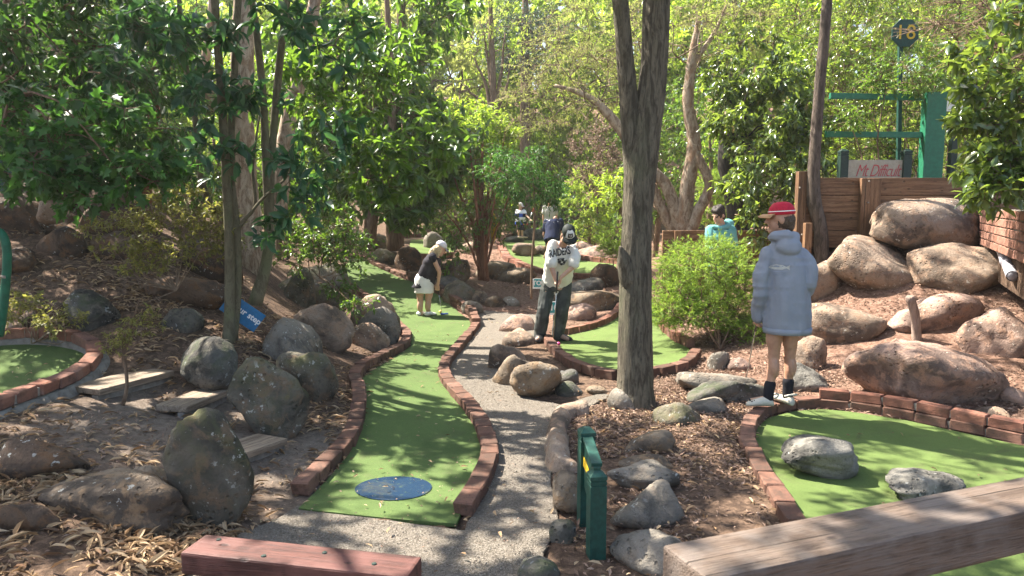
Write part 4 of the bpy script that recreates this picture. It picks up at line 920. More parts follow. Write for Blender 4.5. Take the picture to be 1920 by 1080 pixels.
# ---- big forked trunk
Y0 = G(1192,765)[1]+.12
t = Plant('forked_tree', 'thick furrowed forked tree trunk rising through the middle of the course', 'tree', G(1192,765), 1)
t.stem([P(1191,800,Y0), P(1191,765,Y0), P(1191,730,Y0), P(1191,600,Y0), P(1194,420,Y0), P(1203,300,Y0), P(1224,150,Y0), P(1231,0,Y0), P(1236,-200,Y0), P(1225,-500,Y0)], [.23,.185,.158,.142,.125,.135,.112,.11,.10,.05], 64, 190, True, barkdisp(16, .06, 3, 12))
t.stem([P(1192,330,Y0), P(1184,240,Y0), P(1174,130,Y0-.03), P(1163,0,Y0-.08), P(1150,-150,Y0-.1), P(1100,-420,Y0)], [.10,.085,.072,.066,.06,.03], 32, 80, True, barkdisp(10, .09, 8, 7))
t.stem([P(1190,560,Y0-.02), P(1178,520,Y0-.06), P(1170,485,Y0-.1), P(1163,462,Y0-.13)], [.06,.085,.06,.012], 14, 20, True, barkdisp(6, .15, 5, 3))
t.crown((1.9,10.4,6.1), (1.3,.9,.5), 13, .32, 8, 12, .13, .035, .5, root=P(1232,-300,Y0), lim=.05)  # clumps added above the frame to dapple the right slope
t.crown((.3,9.2,5.9), (1.7,1.2,.7), 14, .35, 8, 12, .13, .035, .5, root=P(1232,-300,Y0), lim=.05)  # more unseen clumps, added for dapples on the right slope
t.crown(P(1240,-430,Y0), (2.4,2.0,1.2), 60, .55, 8, 12, .13, .035, .5, root=P(1232,-200,Y0), lim=.05)
t.finish(BARK['grey'], LEAF['mid'], T4)
# ---- thin dark trunk on the right slope
Y1 = G(1540,488)[1]
t = Plant('slender_dark_tree', 'slender dark trunk leaning right in front of the timber wall', 'tree', G(1540,488), 2)
t.stem([P(1540,515,Y1), P(1540,486,Y1), P(1538,430,Y1), P(1526,372,Y1), P(1527,300,Y1), P(1538,150,Y1), P(1551,0,Y1), P(1560,-160,Y1), P(1550,-400,Y1)], [.13,.10,.085,.092,.075,.07,.064,.055,.035], 24, 110, True, barkdisp(9, .1, 6, 8))
t.crown(P(1560,-300,Y1), (2.2,1.8,1.3), 46, .55, 7, 10, .12, .03, .6, root=P(1556,-120,Y1), lim=.04)
t.finish(m_bark('bark_dark_brown', (.05,.038,.03), (.13,.10,.08), None, (14,14,3), .9, .02), LEAF['gloss'], T4)
# ---- slender multi-stemmed tree on the left bank
Y2 = 6.7
t = Plant('multi_stem_tree', 'slender olive barked tree of several stems with big bluish leaves behind the blue sign', 'tree', G(432,632), 3)
t.stem([P(428,650,Y2), P(430,600,Y2), P(430,470,Y2), P(420,260,Y2), P(408,80,Y2), P(396,-80,Y2), P(370,-300,Y2)], [0.066,0.047,0.041,0.037,0.035,0.031,0.023], 12, 40, True, barkdisp(5, .04, 1))
t.stem([P(436,640,Y2+.1), P(444,540,Y2+.1), P(443,430,Y2+.12), P(432,310,Y2+.15), P(440,120,Y2+.2), P(449,-60,Y2+.25), P(450,-250,Y2+.3)], [0.047,0.043,0.039,0.035,0.033,0.031,0.023], 12, 36, True, barkdisp(5, .04, 2))
t.stem([P(478,570,Y2+.3), P(498,500,Y2+.3), P(504,430,Y2+.3), P(500,330,Y2+.3), P(493,180,Y2+.3), P(480,55,Y2+.3), P(462,-80,Y2+.3), P(450,-300,Y2+.3)], [0.070,0.055,0.043,0.039,0.035,0.033,0.031,0.023], 12, 40, True, barkdisp(5, .04, 3))
t.stem([P(505,450,Y2+.32), P(509,300,Y2+.34), P(524,120,Y2+.4), P(541,-20,Y2+.45), P(565,-200,Y2+.5)], [0.039,0.037,0.035,0.031,0.023], 12, 30, True, barkdisp(5, .04, 4))
t.stem([P(446,430,Y2+.1), P(490,375,Y2+.1), P(530,340,Y2+.1), P(556,305,Y2+.1)], [0.016,0.013,0.011,0.008], 7, 16, False)
t.stem([P(452,418,Y2+.2), P(478,385,Y2+.2), P(474,310,Y2+.2), P(487,215,Y2+.2)], [0.017,0.016,0.014,0.009], 7, 16, False)
t.stem([P(402,400,Y2+.3), P(378,340,Y2+.3), P(368,240,Y2+.3), P(340,60,Y2+.3), P(335,-60,Y2+.3)], [0.035,0.031,0.028,0.023,0.020], 8, 24, False)
for (x, y, rx, rz_, n) in [(405,175,.3,.24,10),(370,50,.4,.2,11),(405,285,.2,.14,7),(470,150,.16,.2,4),(565,330,.25,.2,6),(520,415,.12,.1,3),(600,260,.3,.25,6),(590,395,.2,.12,3),(290,60,.35,.2,9),(250,150,.3,.16,6),(500,30,.3,.15,6),(620,60,.35,.35,9)]:
    t.crown(P(x, y, Y2-.1), (rx,.3,rz_), n, .16, 3, 7, .155, .054, .45, .6, root=P(x+8, y+25, Y2+.1) if y < 500 else None, rosette=True, lim=.008)
t.crown(P(380,-260,Y2+.3), (1.6,1.3,.7), 10, .3, 7, 9, .16, .055, .4, root=P(400,-120,Y2+.3), rosette=True, lim=.03)  # upper crown out of view, put in for its shade
t.finish(BARK['olive'], LEAF['blue'], T8, 300)
# ---- dark broadleaf tree, upper left
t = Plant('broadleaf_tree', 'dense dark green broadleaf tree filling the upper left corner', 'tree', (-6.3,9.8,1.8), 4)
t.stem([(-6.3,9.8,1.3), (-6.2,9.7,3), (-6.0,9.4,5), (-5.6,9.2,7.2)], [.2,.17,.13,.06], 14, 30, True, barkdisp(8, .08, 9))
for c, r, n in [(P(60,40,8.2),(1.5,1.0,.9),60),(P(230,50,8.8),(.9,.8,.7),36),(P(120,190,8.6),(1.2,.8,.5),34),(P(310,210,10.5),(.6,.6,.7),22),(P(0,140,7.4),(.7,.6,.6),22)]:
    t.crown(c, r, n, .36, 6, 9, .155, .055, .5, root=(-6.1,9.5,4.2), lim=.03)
for c, r, n in [((-4.0,6.7,4.9),(1.5,1.0,.55),14),((-2.2,6.9,5.0),(1.3,.9,.5),15),((-5.4,5.6,5.0),(1.3,.9,.6),13)]:  # crowns above the frame, added and shaped to shade the front
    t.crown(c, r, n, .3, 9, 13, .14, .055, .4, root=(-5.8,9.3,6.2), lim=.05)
t.crown((-7.0,7.3,5.3), (1.9,2.3,.6), 62, .42, 8, 10, .16, .062, .4, root=(-6.1,9.3,5.2), lim=.05)  # dense unseen crown added to darken the left bank
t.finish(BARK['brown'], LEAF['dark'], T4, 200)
# ---- soft green overhanging branch
t = Plant('overhanging_tree', 'soft green leafy branches drooping in from the left edge over the rock wall', 'tree', (-5.6,5.2,.5), 5)
t.stem([(-5.6,5.3,.2), (-5.5,5.35,1.6), (-5.2,5.5,2.6), (-4.6,5.6,3.2), (-4.1,5.7,2.9)], [.1,.08,.06,.04,.02], 10, 24)
for c, r, n in [(P(40,250,5.8),(.42,.35,.3),20),(P(120,290,5.8),(.4,.3,.22),20),(P(205,300,5.85),(.4,.3,.16),18),(P(275,325,5.9),(.3,.25,.12),12),(P(170,352,5.8),(.16,.15,.16),7),(P(60,320,5.6),(.3,.2,.1),8),(P(190,210,6.0),(.4,.4,.18),11)]:
    t.crown(c, r, n, .2, 4, 7, .11, .078, .55, 1.0, root=P(20,180,5.8), lim=.012)
t.stem([(-5.5,5.35,1.6), (-5.3,5.4,3.4), (-4.6,5.3,4.7), (-3.4,5.1,5.0)], [.08,.075,.06,.03], 10, 24)  # limb carrying the high crowns added as foreground shade
t.crown((-3.3,4.9,5.2), (3.1,1.7,.5), 84, .4, 8, 9, .13, .092, .3, root=(-4.6,5.3,4.7), lim=.05)  # unseen high crown added to shade the foreground
t.crown((-1.3,3.35,5.2), (1.9,.95,.4), 40, .4, 8, 9, .13, .092, .3, root=(-3.0,4.8,5.1), lim=.04)  # second unseen crown, added to keep sun off the handrail
t.finish(BARK['brown'], LEAF['maple'], TLOBE, 300, partT=TLOBE)
# ---- paperbarks behind the slender stems
t = Plant('paperbark_tree', 'pale flaky paperbark trunk standing behind the slender olive stems', 'tree', P(462,440,10.5), 6)
t.stem([P(470,520,10.5), P(466,430,10.5), P(458,330,10.5), P(452,200,10.5), P(456,60,10.5), P(462,-60,10.5), P(470,-300,10.5)], [.25,.20,.17,.165,.15,.14,.09], 28, 90, True, barkdisp(6, .13, 12, 12))
t.stem([P(516,440,10.8), P(528,330,10.8), P(545,210,10.8), P(575,90,10.8), P(600,-60,10.8)], [.14,.13,.12,.10,.08], 20, 60, True, barkdisp(6, .15, 13, 9))
t.stem([P(400,210,11), P(385,130,11), P(395,50,11), P(400,-40,11)], [.07,.065,.06,.05], 12, 30, True, barkdisp(5, .15, 14, 6))
t.crown(P(440,-420,13.5), (1.4,1.2,.8), 10, .5, 6, 9, .09, .02, .5, root=P(465,-60,10.5), lim=.04)
t.finish(BARK['paper'], LEAF['mid'], T4)
t = Plant('red_barked_tree', 'thin red barked trunk in the dark shade of the left background', 'tree', P(270,360,11), 7)
t.stem([P(268,420,11), P(272,340,11), P(288,200,11), P(300,80,11), P(296,-40,11)], [.11,.10,.08,.07,.05], 12, 30, True, barkdisp(5, .06, 15))
t.crown(P(290,120,11.3), (1.3,.9,1.2), 40, .4, 6, 9, .10, .04, .5, root=P(292,160,11), lim=.02)
t.finish(BARK['red'], LEAF['dark'], T4)
# ---- glossy broadleaf tree over the fairway
t = Plant('glossy_tree', 'leafy green tree overhanging the upper fairway, left of the woman putting', 'tree', P(700,470,13), 8)
t.stem([P(692,470,14.5), P(700,400,14.5), P(722,320,14.5), P(735,220,14.6), P(730,80,14.6), P(720,-80,14.6)], [.12,.11,.09,.08,.06,.04], 14, 40, True, barkdisp(7, .08, 16))
t.stem([P(742,470,17), P(739,400,17), P(735,330,17), P(745,200,17), P(752,60,17), P(750,-120,17)], [.21,.2,.18,.15,.11,.06], 16, 40, True, barkdisp(7, .08, 17))
for c, r, n in [(P(730,250,15),(1.6,1.0,1.1),74),(P(640,150,16),(1.8,1.1,1.35),68),(P(600,330,15),(1.0,.8,.8),30),(P(800,310,15),(.75,.6,.6),24),(P(755,370,14.4),(.6,.5,.34),16),(P(700,20,16.5),(2.1,1.2,1.0),60),(P(840,290,15),(.55,.5,.5),11)]:
    t.crown(c, r, n, .44, 6, 8, .235, .085, .55, .9, root=P(725,200,14.8), rosette=True, lim=.02)
for c, r, n in [(P(625,180,9.2),(.75,.5,.6),26),(P(725,310,9.0),(.55,.4,.32),18),(P(790,290,9.0),(.32,.3,.26),9),(P(700,90,9.4),(.7,.5,.35),16)]: t.crown(c, r, n, .28, 5, 8, .16, .056, .55, .9, root=P(690,120,10.5), rosette=True, lim=.012)
t.finish(BARK['brown'], LEAF['mid'], T8, 300)
# ---- shrub by the left bank boulder
t = Plant('leafy_shrub', 'bright leafy shrub spilling over the big mossy boulder towards the fairway', 'shrub', P(600,500,9.4), 9)
for c, r, n in [(P(600,430,9.6),(.55,.45,.38),40),(P(560,470,9.6),(.3,.3,.25),16),(P(655,470,9.8),(.3,.3,.35),22),(P(640,530,9.6),(.15,.2,.2),10),(P(668,575,9.0),(.1,.1,.1),5)]:
    t.crown(c, r, n, .2, 5, 8, .07, .028, .3, root=P(600,520,9.5), lim=.008)
t.finish(BARK['brown'], LEAF['mid'], T4, 120)
# ---- olive twiggy shrubs on the left bank
def twiggy(name, label, base, cs, seed, leaf='olive', ll=.048, lw=.018, parts=0):
    t = Plant(name, label, 'shrub', base, seed)
    for c, r, n in cs:
        t.crown(c, r, n, .17, 5, 9, ll, lw, .1, root=base, twig=.0022, lim=.007, flat=.6)
    for k in range(10):
        c, r, n = cs[t.rs.randint(len(cs))]; q = c+t.rs.normal(0, .6, 3)*np.array(r); t.limb(base, q, .006, .002, 4, -.05)
    return t.finish(BARK['twig'], LEAF[leaf], T4)
twiggy('olive_shrub', 'wiry olive shrub with small leaves in front of the left rock wall', P(330,545,6.9), [(P(330,400,6.9),(.5,.3,.22),46),(P(240,430,6.8),(.35,.3,.18),24),(P(390,440,6.9),(.25,.25,.22),26),(P(300,480,6.8),(.3,.25,.14),18),(P(210,490,6.7),(.3,.2,.12),8)], 10)
twiggy('olive_shrub', 'sparse wiry olive shrub just behind the bricks of the left raised green', P(70,640,6.1), [(P(60,580,6.1),(.25,.2,.12),12),(P(115,605,6.0),(.14,.12,.08),8),(P(20,560,6.1),(.15,.12,.1),5)], 11)
t = Plant('sapling', 'thin brown sapling with olive sprigs beside the highest wooden step', 'sapling', G(232,760), 12)
Ys = G(232,760)[1]; t.stem([P(228,770,Ys), P(238,720,Ys), P(232,650,Ys), P(246,610,Ys), P(262,560,Ys)], [.016,.013,.011,.008,.004], 8, 24)
for c, r, n in [(P(215,640,Ys),(.14,.1,.07),9),(P(250,620,Ys),(.12,.1,.08),8),(P(285,600,Ys),(.12,.1,.06),7)]: t.crown(c, r, n, .1, 4, 8, .034, .012, .1, root=P(236,660,Ys), twig=.0018, lim=.004)
t.finish(BARK['brown'], LEAF['olive'], T4)
# ---- fan of thin stems
t = Plant('stem_clump', 'fan of thin brown stems with loose leaves beside the yellow flag', 'shrub', P(905,520,14.3), 13)
b0 = P(905,525,14.3)
for (x, y, x2, y2, r) in [(885,420,850,330,.035),(893,380,880,260,.03),(902,400,905,250,.05),(912,390,925,270,.035),(918,430,940,300,.03),(880,460,838,400,.025),(925,450,960,350,.025),(908,440,890,300,.025),(915,400,950,240,.02)]:
    t.stem([b0+t.rs.normal(0, .06, 3)*[1,1,0], P((905+x)/2, (525+y)/2, 14.3+t.rs.normal(0,.1)), P(x, y, 14.3+t.rs.normal(0,.2)), P(x2, y2, 14.3+t.rs.normal(0,.3))], [r*1.5, r, r*.8, r*.4], 8, 20, True, None, .03)
for c, r, n in [(P(870,400,14.3),(.5,.4,.5),22),(P(940,400,14.5),(.4,.4,.6),22),(P(900,310,14.6),(.8,.5,.5),36),(P(860,480,14),(.3,.3,.3),10),(P(950,330,14.6),(.5,.4,.4),20)]: t.crown(c, r, n, .3, 5, 8, .10, .035, .6, root=P(905,400,14.3), lim=.012)
t.finish(BARK['red'], LEAF['mid'], T4)
# ---- sapling with drooping pinnate leaves
Yt = 12.6
t = Plant('sapling', 'thin sapling stem in front of the far green, left of the putting boy', 'sapling', P(997,550,Yt), 14)
t.stem([P(996,560,Yt), P(997,500,Yt), P(1002,420,Yt), P(1000,340,Yt), P(990,290,Yt)], [.022,.02,.018,.015,.008], 8, 24)
for c, r, n in [(P(985,340,Yt),(.5,.4,.3),36),(P(1030,360,Yt),(.3,.3,.16),18),(P(960,300,Yt),(.5,.4,.3),26)]: t.crown(c, r, n, .3, 5, 12, .09, .018, .5, root=P(1000,350,Yt), lim=.007, twig=.003)
t.finish(BARK['brown'], LEAF['maple'], T4)
# ---- lime shrub
t = Plant('lime_shrub', 'sunlit lime green feathery shrub top in the middle background', 'shrub', P(890,400,18), 15)
t.stem([P(890,470,18), P(895,380,18), P(885,280,18)], [.06,.05,.03], 8, 16)
for c, r, n in [(P(890,235,18),(.9,.7,.4),56),(P(870,300,17.6),(.8,.6,.5),34),(P(940,270,18),(.5,.5,.4),22)]: t.crown(c, r, n, .42, 5, 14, .15, .035, .35, root=P(890,340,18), lim=.02)
t.finish(BARK['brown'], LEAF['lime'], T4)
# ---- grey flowering bush
t = Plant('grey_bush', 'tall dry grey brown bush left of the big trunk in the background', 'shrub', P(1120,400,17), 16)
t.crown(P(1118,300,17), (.62,.5,.95), 80, .26, 7, 12, .06, .022, .1, root=P(1120,400,17), lim=.02); t.finish(BARK['brown'], LEAF['dry'], T2)
# ---- twisted paperbark right of the big trunk
t = Plant('twisted_paperbark', 'twisted paperbark tree with several crooked trunks behind the juniper bush', 'tree', P(1285,440,13.6), 17)
Yp = 13.6
t.stem([P(1285,455,Yp), P(1284,420,Yp), P(1289,350,Yp), P(1302,270,Yp), P(1290,190,Yp), P(1298,110,Yp), P(1310,40,Yp)], [.2,.15,.13,.12,.10,.08,.05], 18, 60, True, barkdisp(6, .2, 20, 10))
t.stem([P(1292,440,Yp-.1), P(1308,400,Yp-.1), P(1330,350,Yp-.1), P(1312,300,Yp-.1), P(1300,270,Yp)], [.12,.10,.09,.075,.06], 14, 40, True, barkdisp(6, .2, 21, 7))
t.stem([P(1278,440,Yp+.1), P(1250,350,Yp+.1), P(1200,300,Yp+.1), P(1150,225,Yp+.1), P(1100,180,Yp+.2), P(1040,160,Yp+.3)], [.13,.11,.10,.09,.06,.03], 14, 50, True, barkdisp(6, .2, 22, 8))
t.stem([P(1268,440,Yp+.2), P(1225,360,Yp+.2), P(1205,300,Yp+.2)], [.12,.1,.08], 14, 30, True, barkdisp(6, .2, 23, 6))
t.stem([P(1300,120,Yp), P(1340,60,Yp), P(1362,10,Yp)], [.05,.035,.02], 8, 14, True)
for c, r, n in [(P(1280,40,Yp),(1.5,1,.7),64),(P(1080,150,Yp+.5),(1.3,.9,.7),60),(P(1130,60,Yp+.6),(1.5,.9,.6),56),(P(1360,70,Yp),(.7,.7,.7),30),(P(1000,200,Yp+.8),(.7,.6,.5),24)]: t.crown(c, r, n, .5, 8, 16, .055, .0075, .35, root=P(1295,150,Yp) if c[0] > 2 else P(1120,200,Yp+.1), lim=.016, twig=.0035)
t.finish(BARK['paper'], LEAF['pale'], T2, bark_wood=BARK['twig'])
# ---- glossy shrub right of it, with black trunk
t = Plant('glossy_shrub', 'large bushy shrub with shiny leaves above the red cap, on a blackish trunk', 'shrub', P(1382,440,13), 18)
t.stem([P(1388,460,13), P(1385,420,13), P(1372,340,13), P(1362,290,13), P(1370,180,13)], [.22,.18,.17,.15,.08], 18, 40, True, barkdisp(8, .1, 24, 6))
for c, r, n in [(P(1450,200,12.2),(.9,.7,.9),84),(P(1440,330,11.8),(.6,.5,.6),44),(P(1500,280,11.6),(.45,.4,.8),34),(P(1400,120,12.6),(.7,.6,.6),34),(P(1425,420,11.5),(.2,.2,.3),8),(P(1370,220,12.6),(.35,.3,.6),18)]: t.crown(c, r, n, .28, 6, 8, .125, .045, .65, .8, root=P(1400,260,12.6), lim=.015)
t.finish(BARK['dark'], LEAF['gloss'], T8, 300)
# ---- terrace bushes
for k, (lab, cs, sd, lf) in enumerate([('tall fine leaved bush behind the thin dark trunk and the green rails', [(P(1600,120,13),(1.0,.8,1.0),80),(P(1590,260,12.6),(.8,.6,.7),50)], 19, 'gloss'), ('bush surrounding the number 18 sign on the terrace', [(P(1700,150,12.6),(.9,.7,.75),70),(P(1685,150,11.1),(.5,.3,.3),26),(P(1600,215,11.0),(.2,.25,.16),7),(P(1690,290,12.4),(.8,.6,.5),40),(P(1770,80,13.4),(1.1,.7,.8),60)], 20, 'mid'), ('bush in the upper right background above the terrace', [(P(1820,250,14),(1.0,.8,1.2),60),(P(1560,0,14),(1.6,.9,.7),60),(P(1720,0,14.4),(1.5,.9,.7),60)], 21, 'gloss')]):
    t = Plant('terrace_bush', lab, 'bush', P(1640,330,13), sd, 'bushes on the terrace')
    for c, r, n in cs: t.crown(c, r, n, .3, 7, 10, .07, .022, .4, root=c*[1,1,0]+[0,0,1.6], lim=.02)
    t.finish(BARK['brown'], LEAF[lf], T4)
# ---- bright leaves at the right edge, near
t = Plant('large_leaved_tree', 'sunlit branches with large shiny leaves hanging in from the right edge', 'tree', (6.4,6.9,1.6), 22)
t.stem([(6.3,7.2,1.4), (6.1,7.1,2.4), (5.6,6.9,3.2), (5.0,6.8,4.0)], [.1,.08,.06,.03], 10, 20)
for c, r, n in [(P(1880,190,6.7),(.36,.35,.34),30),(P(1850,275,6.6),(.22,.25,.26),18),(P(1900,330,6.5),(.3,.3,.2),20),(P(1815,225,6.8),(.1,.14,.08),5),(P(1900,80,6.8),(.4,.35,.3),24),(P(1850,355,6.5),(.14,.15,.08),6)]: t.crown(c, r, n, .17, 4, 7, .13, .05, .35, .7, root=P(1935,200,6.9), rosette=True, lim=.01)
t.crown((5.6,6.9,4.6), (.8,.8,.4), 6, .5, 6, 9, .12, .045, .4, root=(5.1,6.8,4.0), lim=.03)
t.finish(BARK['brown'], LEAF['gloss'], T8, 300)
t = Plant('bare_twig_tree', 'tangle of bare brown twigs in the upper right corner', 'tree', (7.5,10.5,1.7), 23)
t.stem([(7.6,11,1.4), (7.4,10.8,3), (7.0,10.4,4.4)], [.1,.08,.04], 8, 16); t.crown(P(1850,50,10.4), (.9,.7,.55), 60, .45, 9, 2, .05, .012, .2, root=(7.2,10.6,3.6), lim=.02, twig=.005); t.finish(BARK['brown'], LEAF['olive'], T2)
# ---- junipers
def juniper(label, base, cs, seed, ll=.06):
    t = Plant('juniper_bush', label, 'bush', base, seed, 'lime green junipers')
    for c, r, n in cs:
        t.crown(c, r, n, .24, 9, 22, ll, ll*.11, -.12, .6, .6, root=base, lim=.014, twig=.0025, flat=.6, along=1.0, spread=.38)
    return t.finish(BARK['brown'], LEAF['juniper'], T2)
juniper('large feathery lime green juniper bush between the big trunk and the player in grey', G(1350,655), [(P(1320,520,9.3),(.62,.5,.4),110),(P(1390,560,9.2),(.35,.4,.32),46),(P(1260,560,9.3),(.22,.3,.3),30),(P(1330,470,9.6),(.4,.4,.14),30),(P(1270,590,9.05),(.3,.3,.16),30),(P(1340,585,9.0),(.35,.25,.16),30),(P(1400,625,8.8),(.2,.2,.1),14)], 30)
juniper('small feathery lime bush left of the big trunk in the background', P(1150,500,15.2), [(P(1150,448,15.2),(.28,.28,.45),34)], 31, .08)
juniper('yellow green bush behind the head of the boy in teal', P(1345,430,16), [(P(1345,375,16),(.6,.5,.6),50)], 32, .09)
# dry tangle under the juniper
t = Plant('dry_brush', 'tangle of dry reddish stems under the large juniper', 'brush', G(1380,660), 33); t.crown(P(1380,640,9.0), (.45,.3,.2), 40, .22, 9, 3, .05, .01, .2, twig=.003); t.finish(BARK['brown'], LEAF['dry'], T2)
# ---- background shrubs and trees
def bush(label, px, py, Y, rad, n, leaf, seed, ll=.11, lw=.04, name='background_shrub', cl=.42, group='background shrubs', nt=6, nl=9, base_y=440):
    c = P(px, py, Y); t = Plant(name, label, 'shrub', (c[0], Y, gz(c[0], Y)), seed, group)
    z0 = gz(c[0], Y); t.stem([(c[0], Y, z0-.2), (c[0]+.1, Y, (z0+c[2])/2), c], [.09,.07,.03], 8, 14)
    t.crown(c, rad, n, cl, nt, nl, ll, lw, .35, root=(c[0], Y, (z0+c[2])/2), lim=.02); return t.finish(BARK['brown'], LEAF[leaf], T4)
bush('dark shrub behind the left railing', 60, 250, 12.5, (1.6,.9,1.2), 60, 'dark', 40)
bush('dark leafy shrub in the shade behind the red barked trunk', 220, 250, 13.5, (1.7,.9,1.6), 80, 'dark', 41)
bush('half shaded shrub behind the paperbark trunk', 400, 260, 14.5, (1.6,.9,1.7), 80, 'mid', 42)
bush('low bright shrub behind the olive shrub', 360, 345, 11.8, (.8,.6,.5), 34, 'mid', 43)
bush('green shrub left of the leafy tree above the fairway', 540, 320, 18.5, (1.4,.9,1.5), 66, 'mid', 44)
bush('sunlit yellow green shrub glowing behind the leafy tree', 680, 240, 18, (2.2,1.0,1.4), 80, 'lime', 45, .13, .05)
bush('pale shrub low behind the upper fairway', 620, 440, 18.5, (1.1,.7,.6), 30, 'mid', 46)
bush('shadowed shrub behind the fan of stems', 850, 380, 22, (1.6,.9,1.2), 60, 'mid', 47)
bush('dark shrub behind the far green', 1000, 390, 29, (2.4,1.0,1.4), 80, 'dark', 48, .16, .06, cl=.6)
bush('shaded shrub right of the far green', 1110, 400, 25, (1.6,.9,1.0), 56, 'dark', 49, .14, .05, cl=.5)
bush('green shrub between the big trunk and the twisted paperbark', 1230, 300, 19, (1.3,.9,1.5), 60, 'mid', 50, .12, .05)
bush('feathery bright shrub beside the grey brown bush', 1160, 360, 16, (.6,.5,.45), 24, 'lime', 51, .12, .03)
bush('shrub behind the twisted paperbark', 1330, 250, 20, (1.5,.9,1.8), 70, 'mid', 52, .12, .05)
bush('shrub far left behind the dark trees', 120, 120, 18, (2.6,1.0,2.2), 80, 'mid', 53, .14, .05, cl=.6)
bush('sunny shrub between paperbark and slender stems', 500, 200, 19, (1.8,1.0,2.0), 70, 'lime', 54, .13, .05, cl=.5)
# tall far trees: three crowns, many trees, a dark fourth added for shade
far_data = []
for k, (lf, ll, lw) in enumerate([('far', .30, .09), ('pale', .28, .06), ('lime', .3, .1), ('dark', .22, .085)]):
    t = Plant('far_tree', 'tall pale hazy tree in the far background', 'tree', (0,0,0), 60+k, 'far background trees')
    t.stem([(0,0,-1), (.2,.1,3), (-.1,0,6), (.2,0,9)], [.28,.22,.16,.08], 10, 24, True, None, .3)
    t.crown((0,0,7.0), (3.2,2.8,4.2), 84, .78, 9, 15, ll, lw*1.2, .45, .6, root=(0,0,5), lim=.06, twig=.006)
    t.crown((0,0,2.5), (2.4,2.0,2.2), 46, .8, 6, 10, ll*.8, lw, .4, .6, root=(0,0,2), lim=.03, twig=.005)
    t.finish(BARK['brown'], LEAF[lf], T2); far_data.append(t.e)
def copy_tree(o, loc, rz, s):
    c = o.copy(); COL.objects.link(c); c.location = loc; c.rotation_euler = (0, 0, rz); c.scale = (s, s, s)
    for ch in list(o.children):
        d = ch.copy(); COL.objects.link(d); d.parent = c
    return c
spots = [(-7,26,.85,0),(-3.5,31,1.0,1),(8,28,.95,2),(-9.6,13.2,.66,3),(-16,27,1.0,0),(-11,30,1.0,2),(.8,34,1.0,2),(4.6,31,1.0,0),(11.5,26,1.0,1),(15,23,1.0,2),(18,30,1.1,0),(-20,22,1.1,3),(-13,19.5,.8,3),(12,18.5,.75,0),(-24,32,1.2,0),(22,22,1.1,1),(2,44,1.4,1),(-9,42,1.3,0),(13,40,1.4,2),(-20,46,1.4,1),(24,42,1.4,0),(-5,50,1.6,2),(7,50,1.6,0),(16,52,1.6,1),(-15,54,1.6,0),(-11.5,9.2,.7,3),(6.4,38,1.2,2),(-2.5,40,1.2,0),(9.5,22,.7,2),(-30,50,1.7,0),(32,50,1.7,0)]
rr2 = random.Random(9)
PL = {0: 'tall yellow green tree in the far background', 1: 'tall pale feathery tree in the far background', 2: 'sunlit lime green tree in the far background', 3: 'tall dark leaved tree added to shade the left background'}
for i, (x, y, s, v) in enumerate(spots):
    src = far_data[v]; z = gz(x, y)
    if i < 4: src.location = (x, y, z); src.scale = (s, s, s); o = src
    else: o = copy_tree(src, (x, y, z), rr2.uniform(0, 6.28), s)
    o['label'] = PL[v]; o['group'] = ['yellow green far trees', 'pale far trees', 'lime far trees', 'dark left background trees'][v]
under = [(-5.5,23,.30,2),(-2.2,25,.34,0),(1.2,31,.42,2),(3.8,27,.36,0),(6.6,24,.34,2),(-8.5,22,.34,0),(9.4,19,.32,0),(-.6,35,.5,0),(5.6,34,.5,2),(-5,36,.5,2),(3.0,38,.6,0),(-11,25,.4,2),(12,30,.5,0),(2.4,23.5,.26,0),(7.4,18,.24,2)]
for i, (x, y, s, v) in enumerate(under):
    o = copy_tree(far_data[v], (x, y, gz(x, y)-.15), rr2.uniform(0, 6.28), s); o.name = 'undergrowth_shrub'; o['category'] = 'shrub'; o['group'] = 'undergrowth below the far trees'
    o['label'] = 'leafy shrub in the undergrowth below the far trees'
LM = [(60,'over the left rock wall'),(200,'behind the overhanging branch'),(400,'behind the red barked trunk'),(560,'behind the slender stems'),(700,'above the upper fairway'),(830,'above the woman putting'),(930,'behind the fan of stems'),(1010,'above the striped child'),(1090,'above the person in navy'),(1170,'left of the forked trunk'),(1260,'behind the forked trunk'),(1400,'behind the twisted paperbark'),(1560,'behind the shiny shrub'),(1750,'behind the number sign'),(99999,'beyond the right edge leaves')]
KW = {'tall yellow green tree in the far background': 'tall yellow green tree', 'tall pale feathery tree in the far background': 'tall pale feathery tree', 'sunlit lime green tree in the far background': 'sunlit lime green tree', 'tall dark leaved tree added to shade the left background': 'tall dark tree added for shade', 'leafy shrub in the undergrowth below the far trees': 'leafy undergrowth shrub'}
rows = {}
for o in [q for q in COL.objects if q.get('label') in KW]:
    x_ = 960+FPX*o.location.x/max(1, o.location.y); rows.setdefault((KW[o['label']], next(w for e_, w in LM if x_ < e_)), []).append(o)
for (k_, w_), os_ in rows.items():
    os_.sort(key=lambda q: q.location.y)
    for i, o in enumerate(os_): o['label'] = '%s far %s%s' % (k_, w_, '' if len(os_) == 1 else (', the nearest of them' if i == 0 else ', the one farthest off' if i == len(os_)-1 else (', second nearest' if i == 1 else ', third nearest' if i == 2 else ', fourth nearest')))
# the dark conifer in the top middle
t = Plant('dark_conifer', 'dark green conifer standing out among the pale trees at the top', 'tree', (.4,29,.6), 70)
t.stem([(.5,29,.3), (.5,29,5), (.5,29,11)], [.25,.2,.08], 10, 20); t.crown(P(985,70,28.5), (1.7,1.2,1.5), 90, .6, 7, 14, .16, .03, .3, root=(.5,29,7), lim=.04); t.finish(BARK['brown'], LEAF['conifer'], T2)
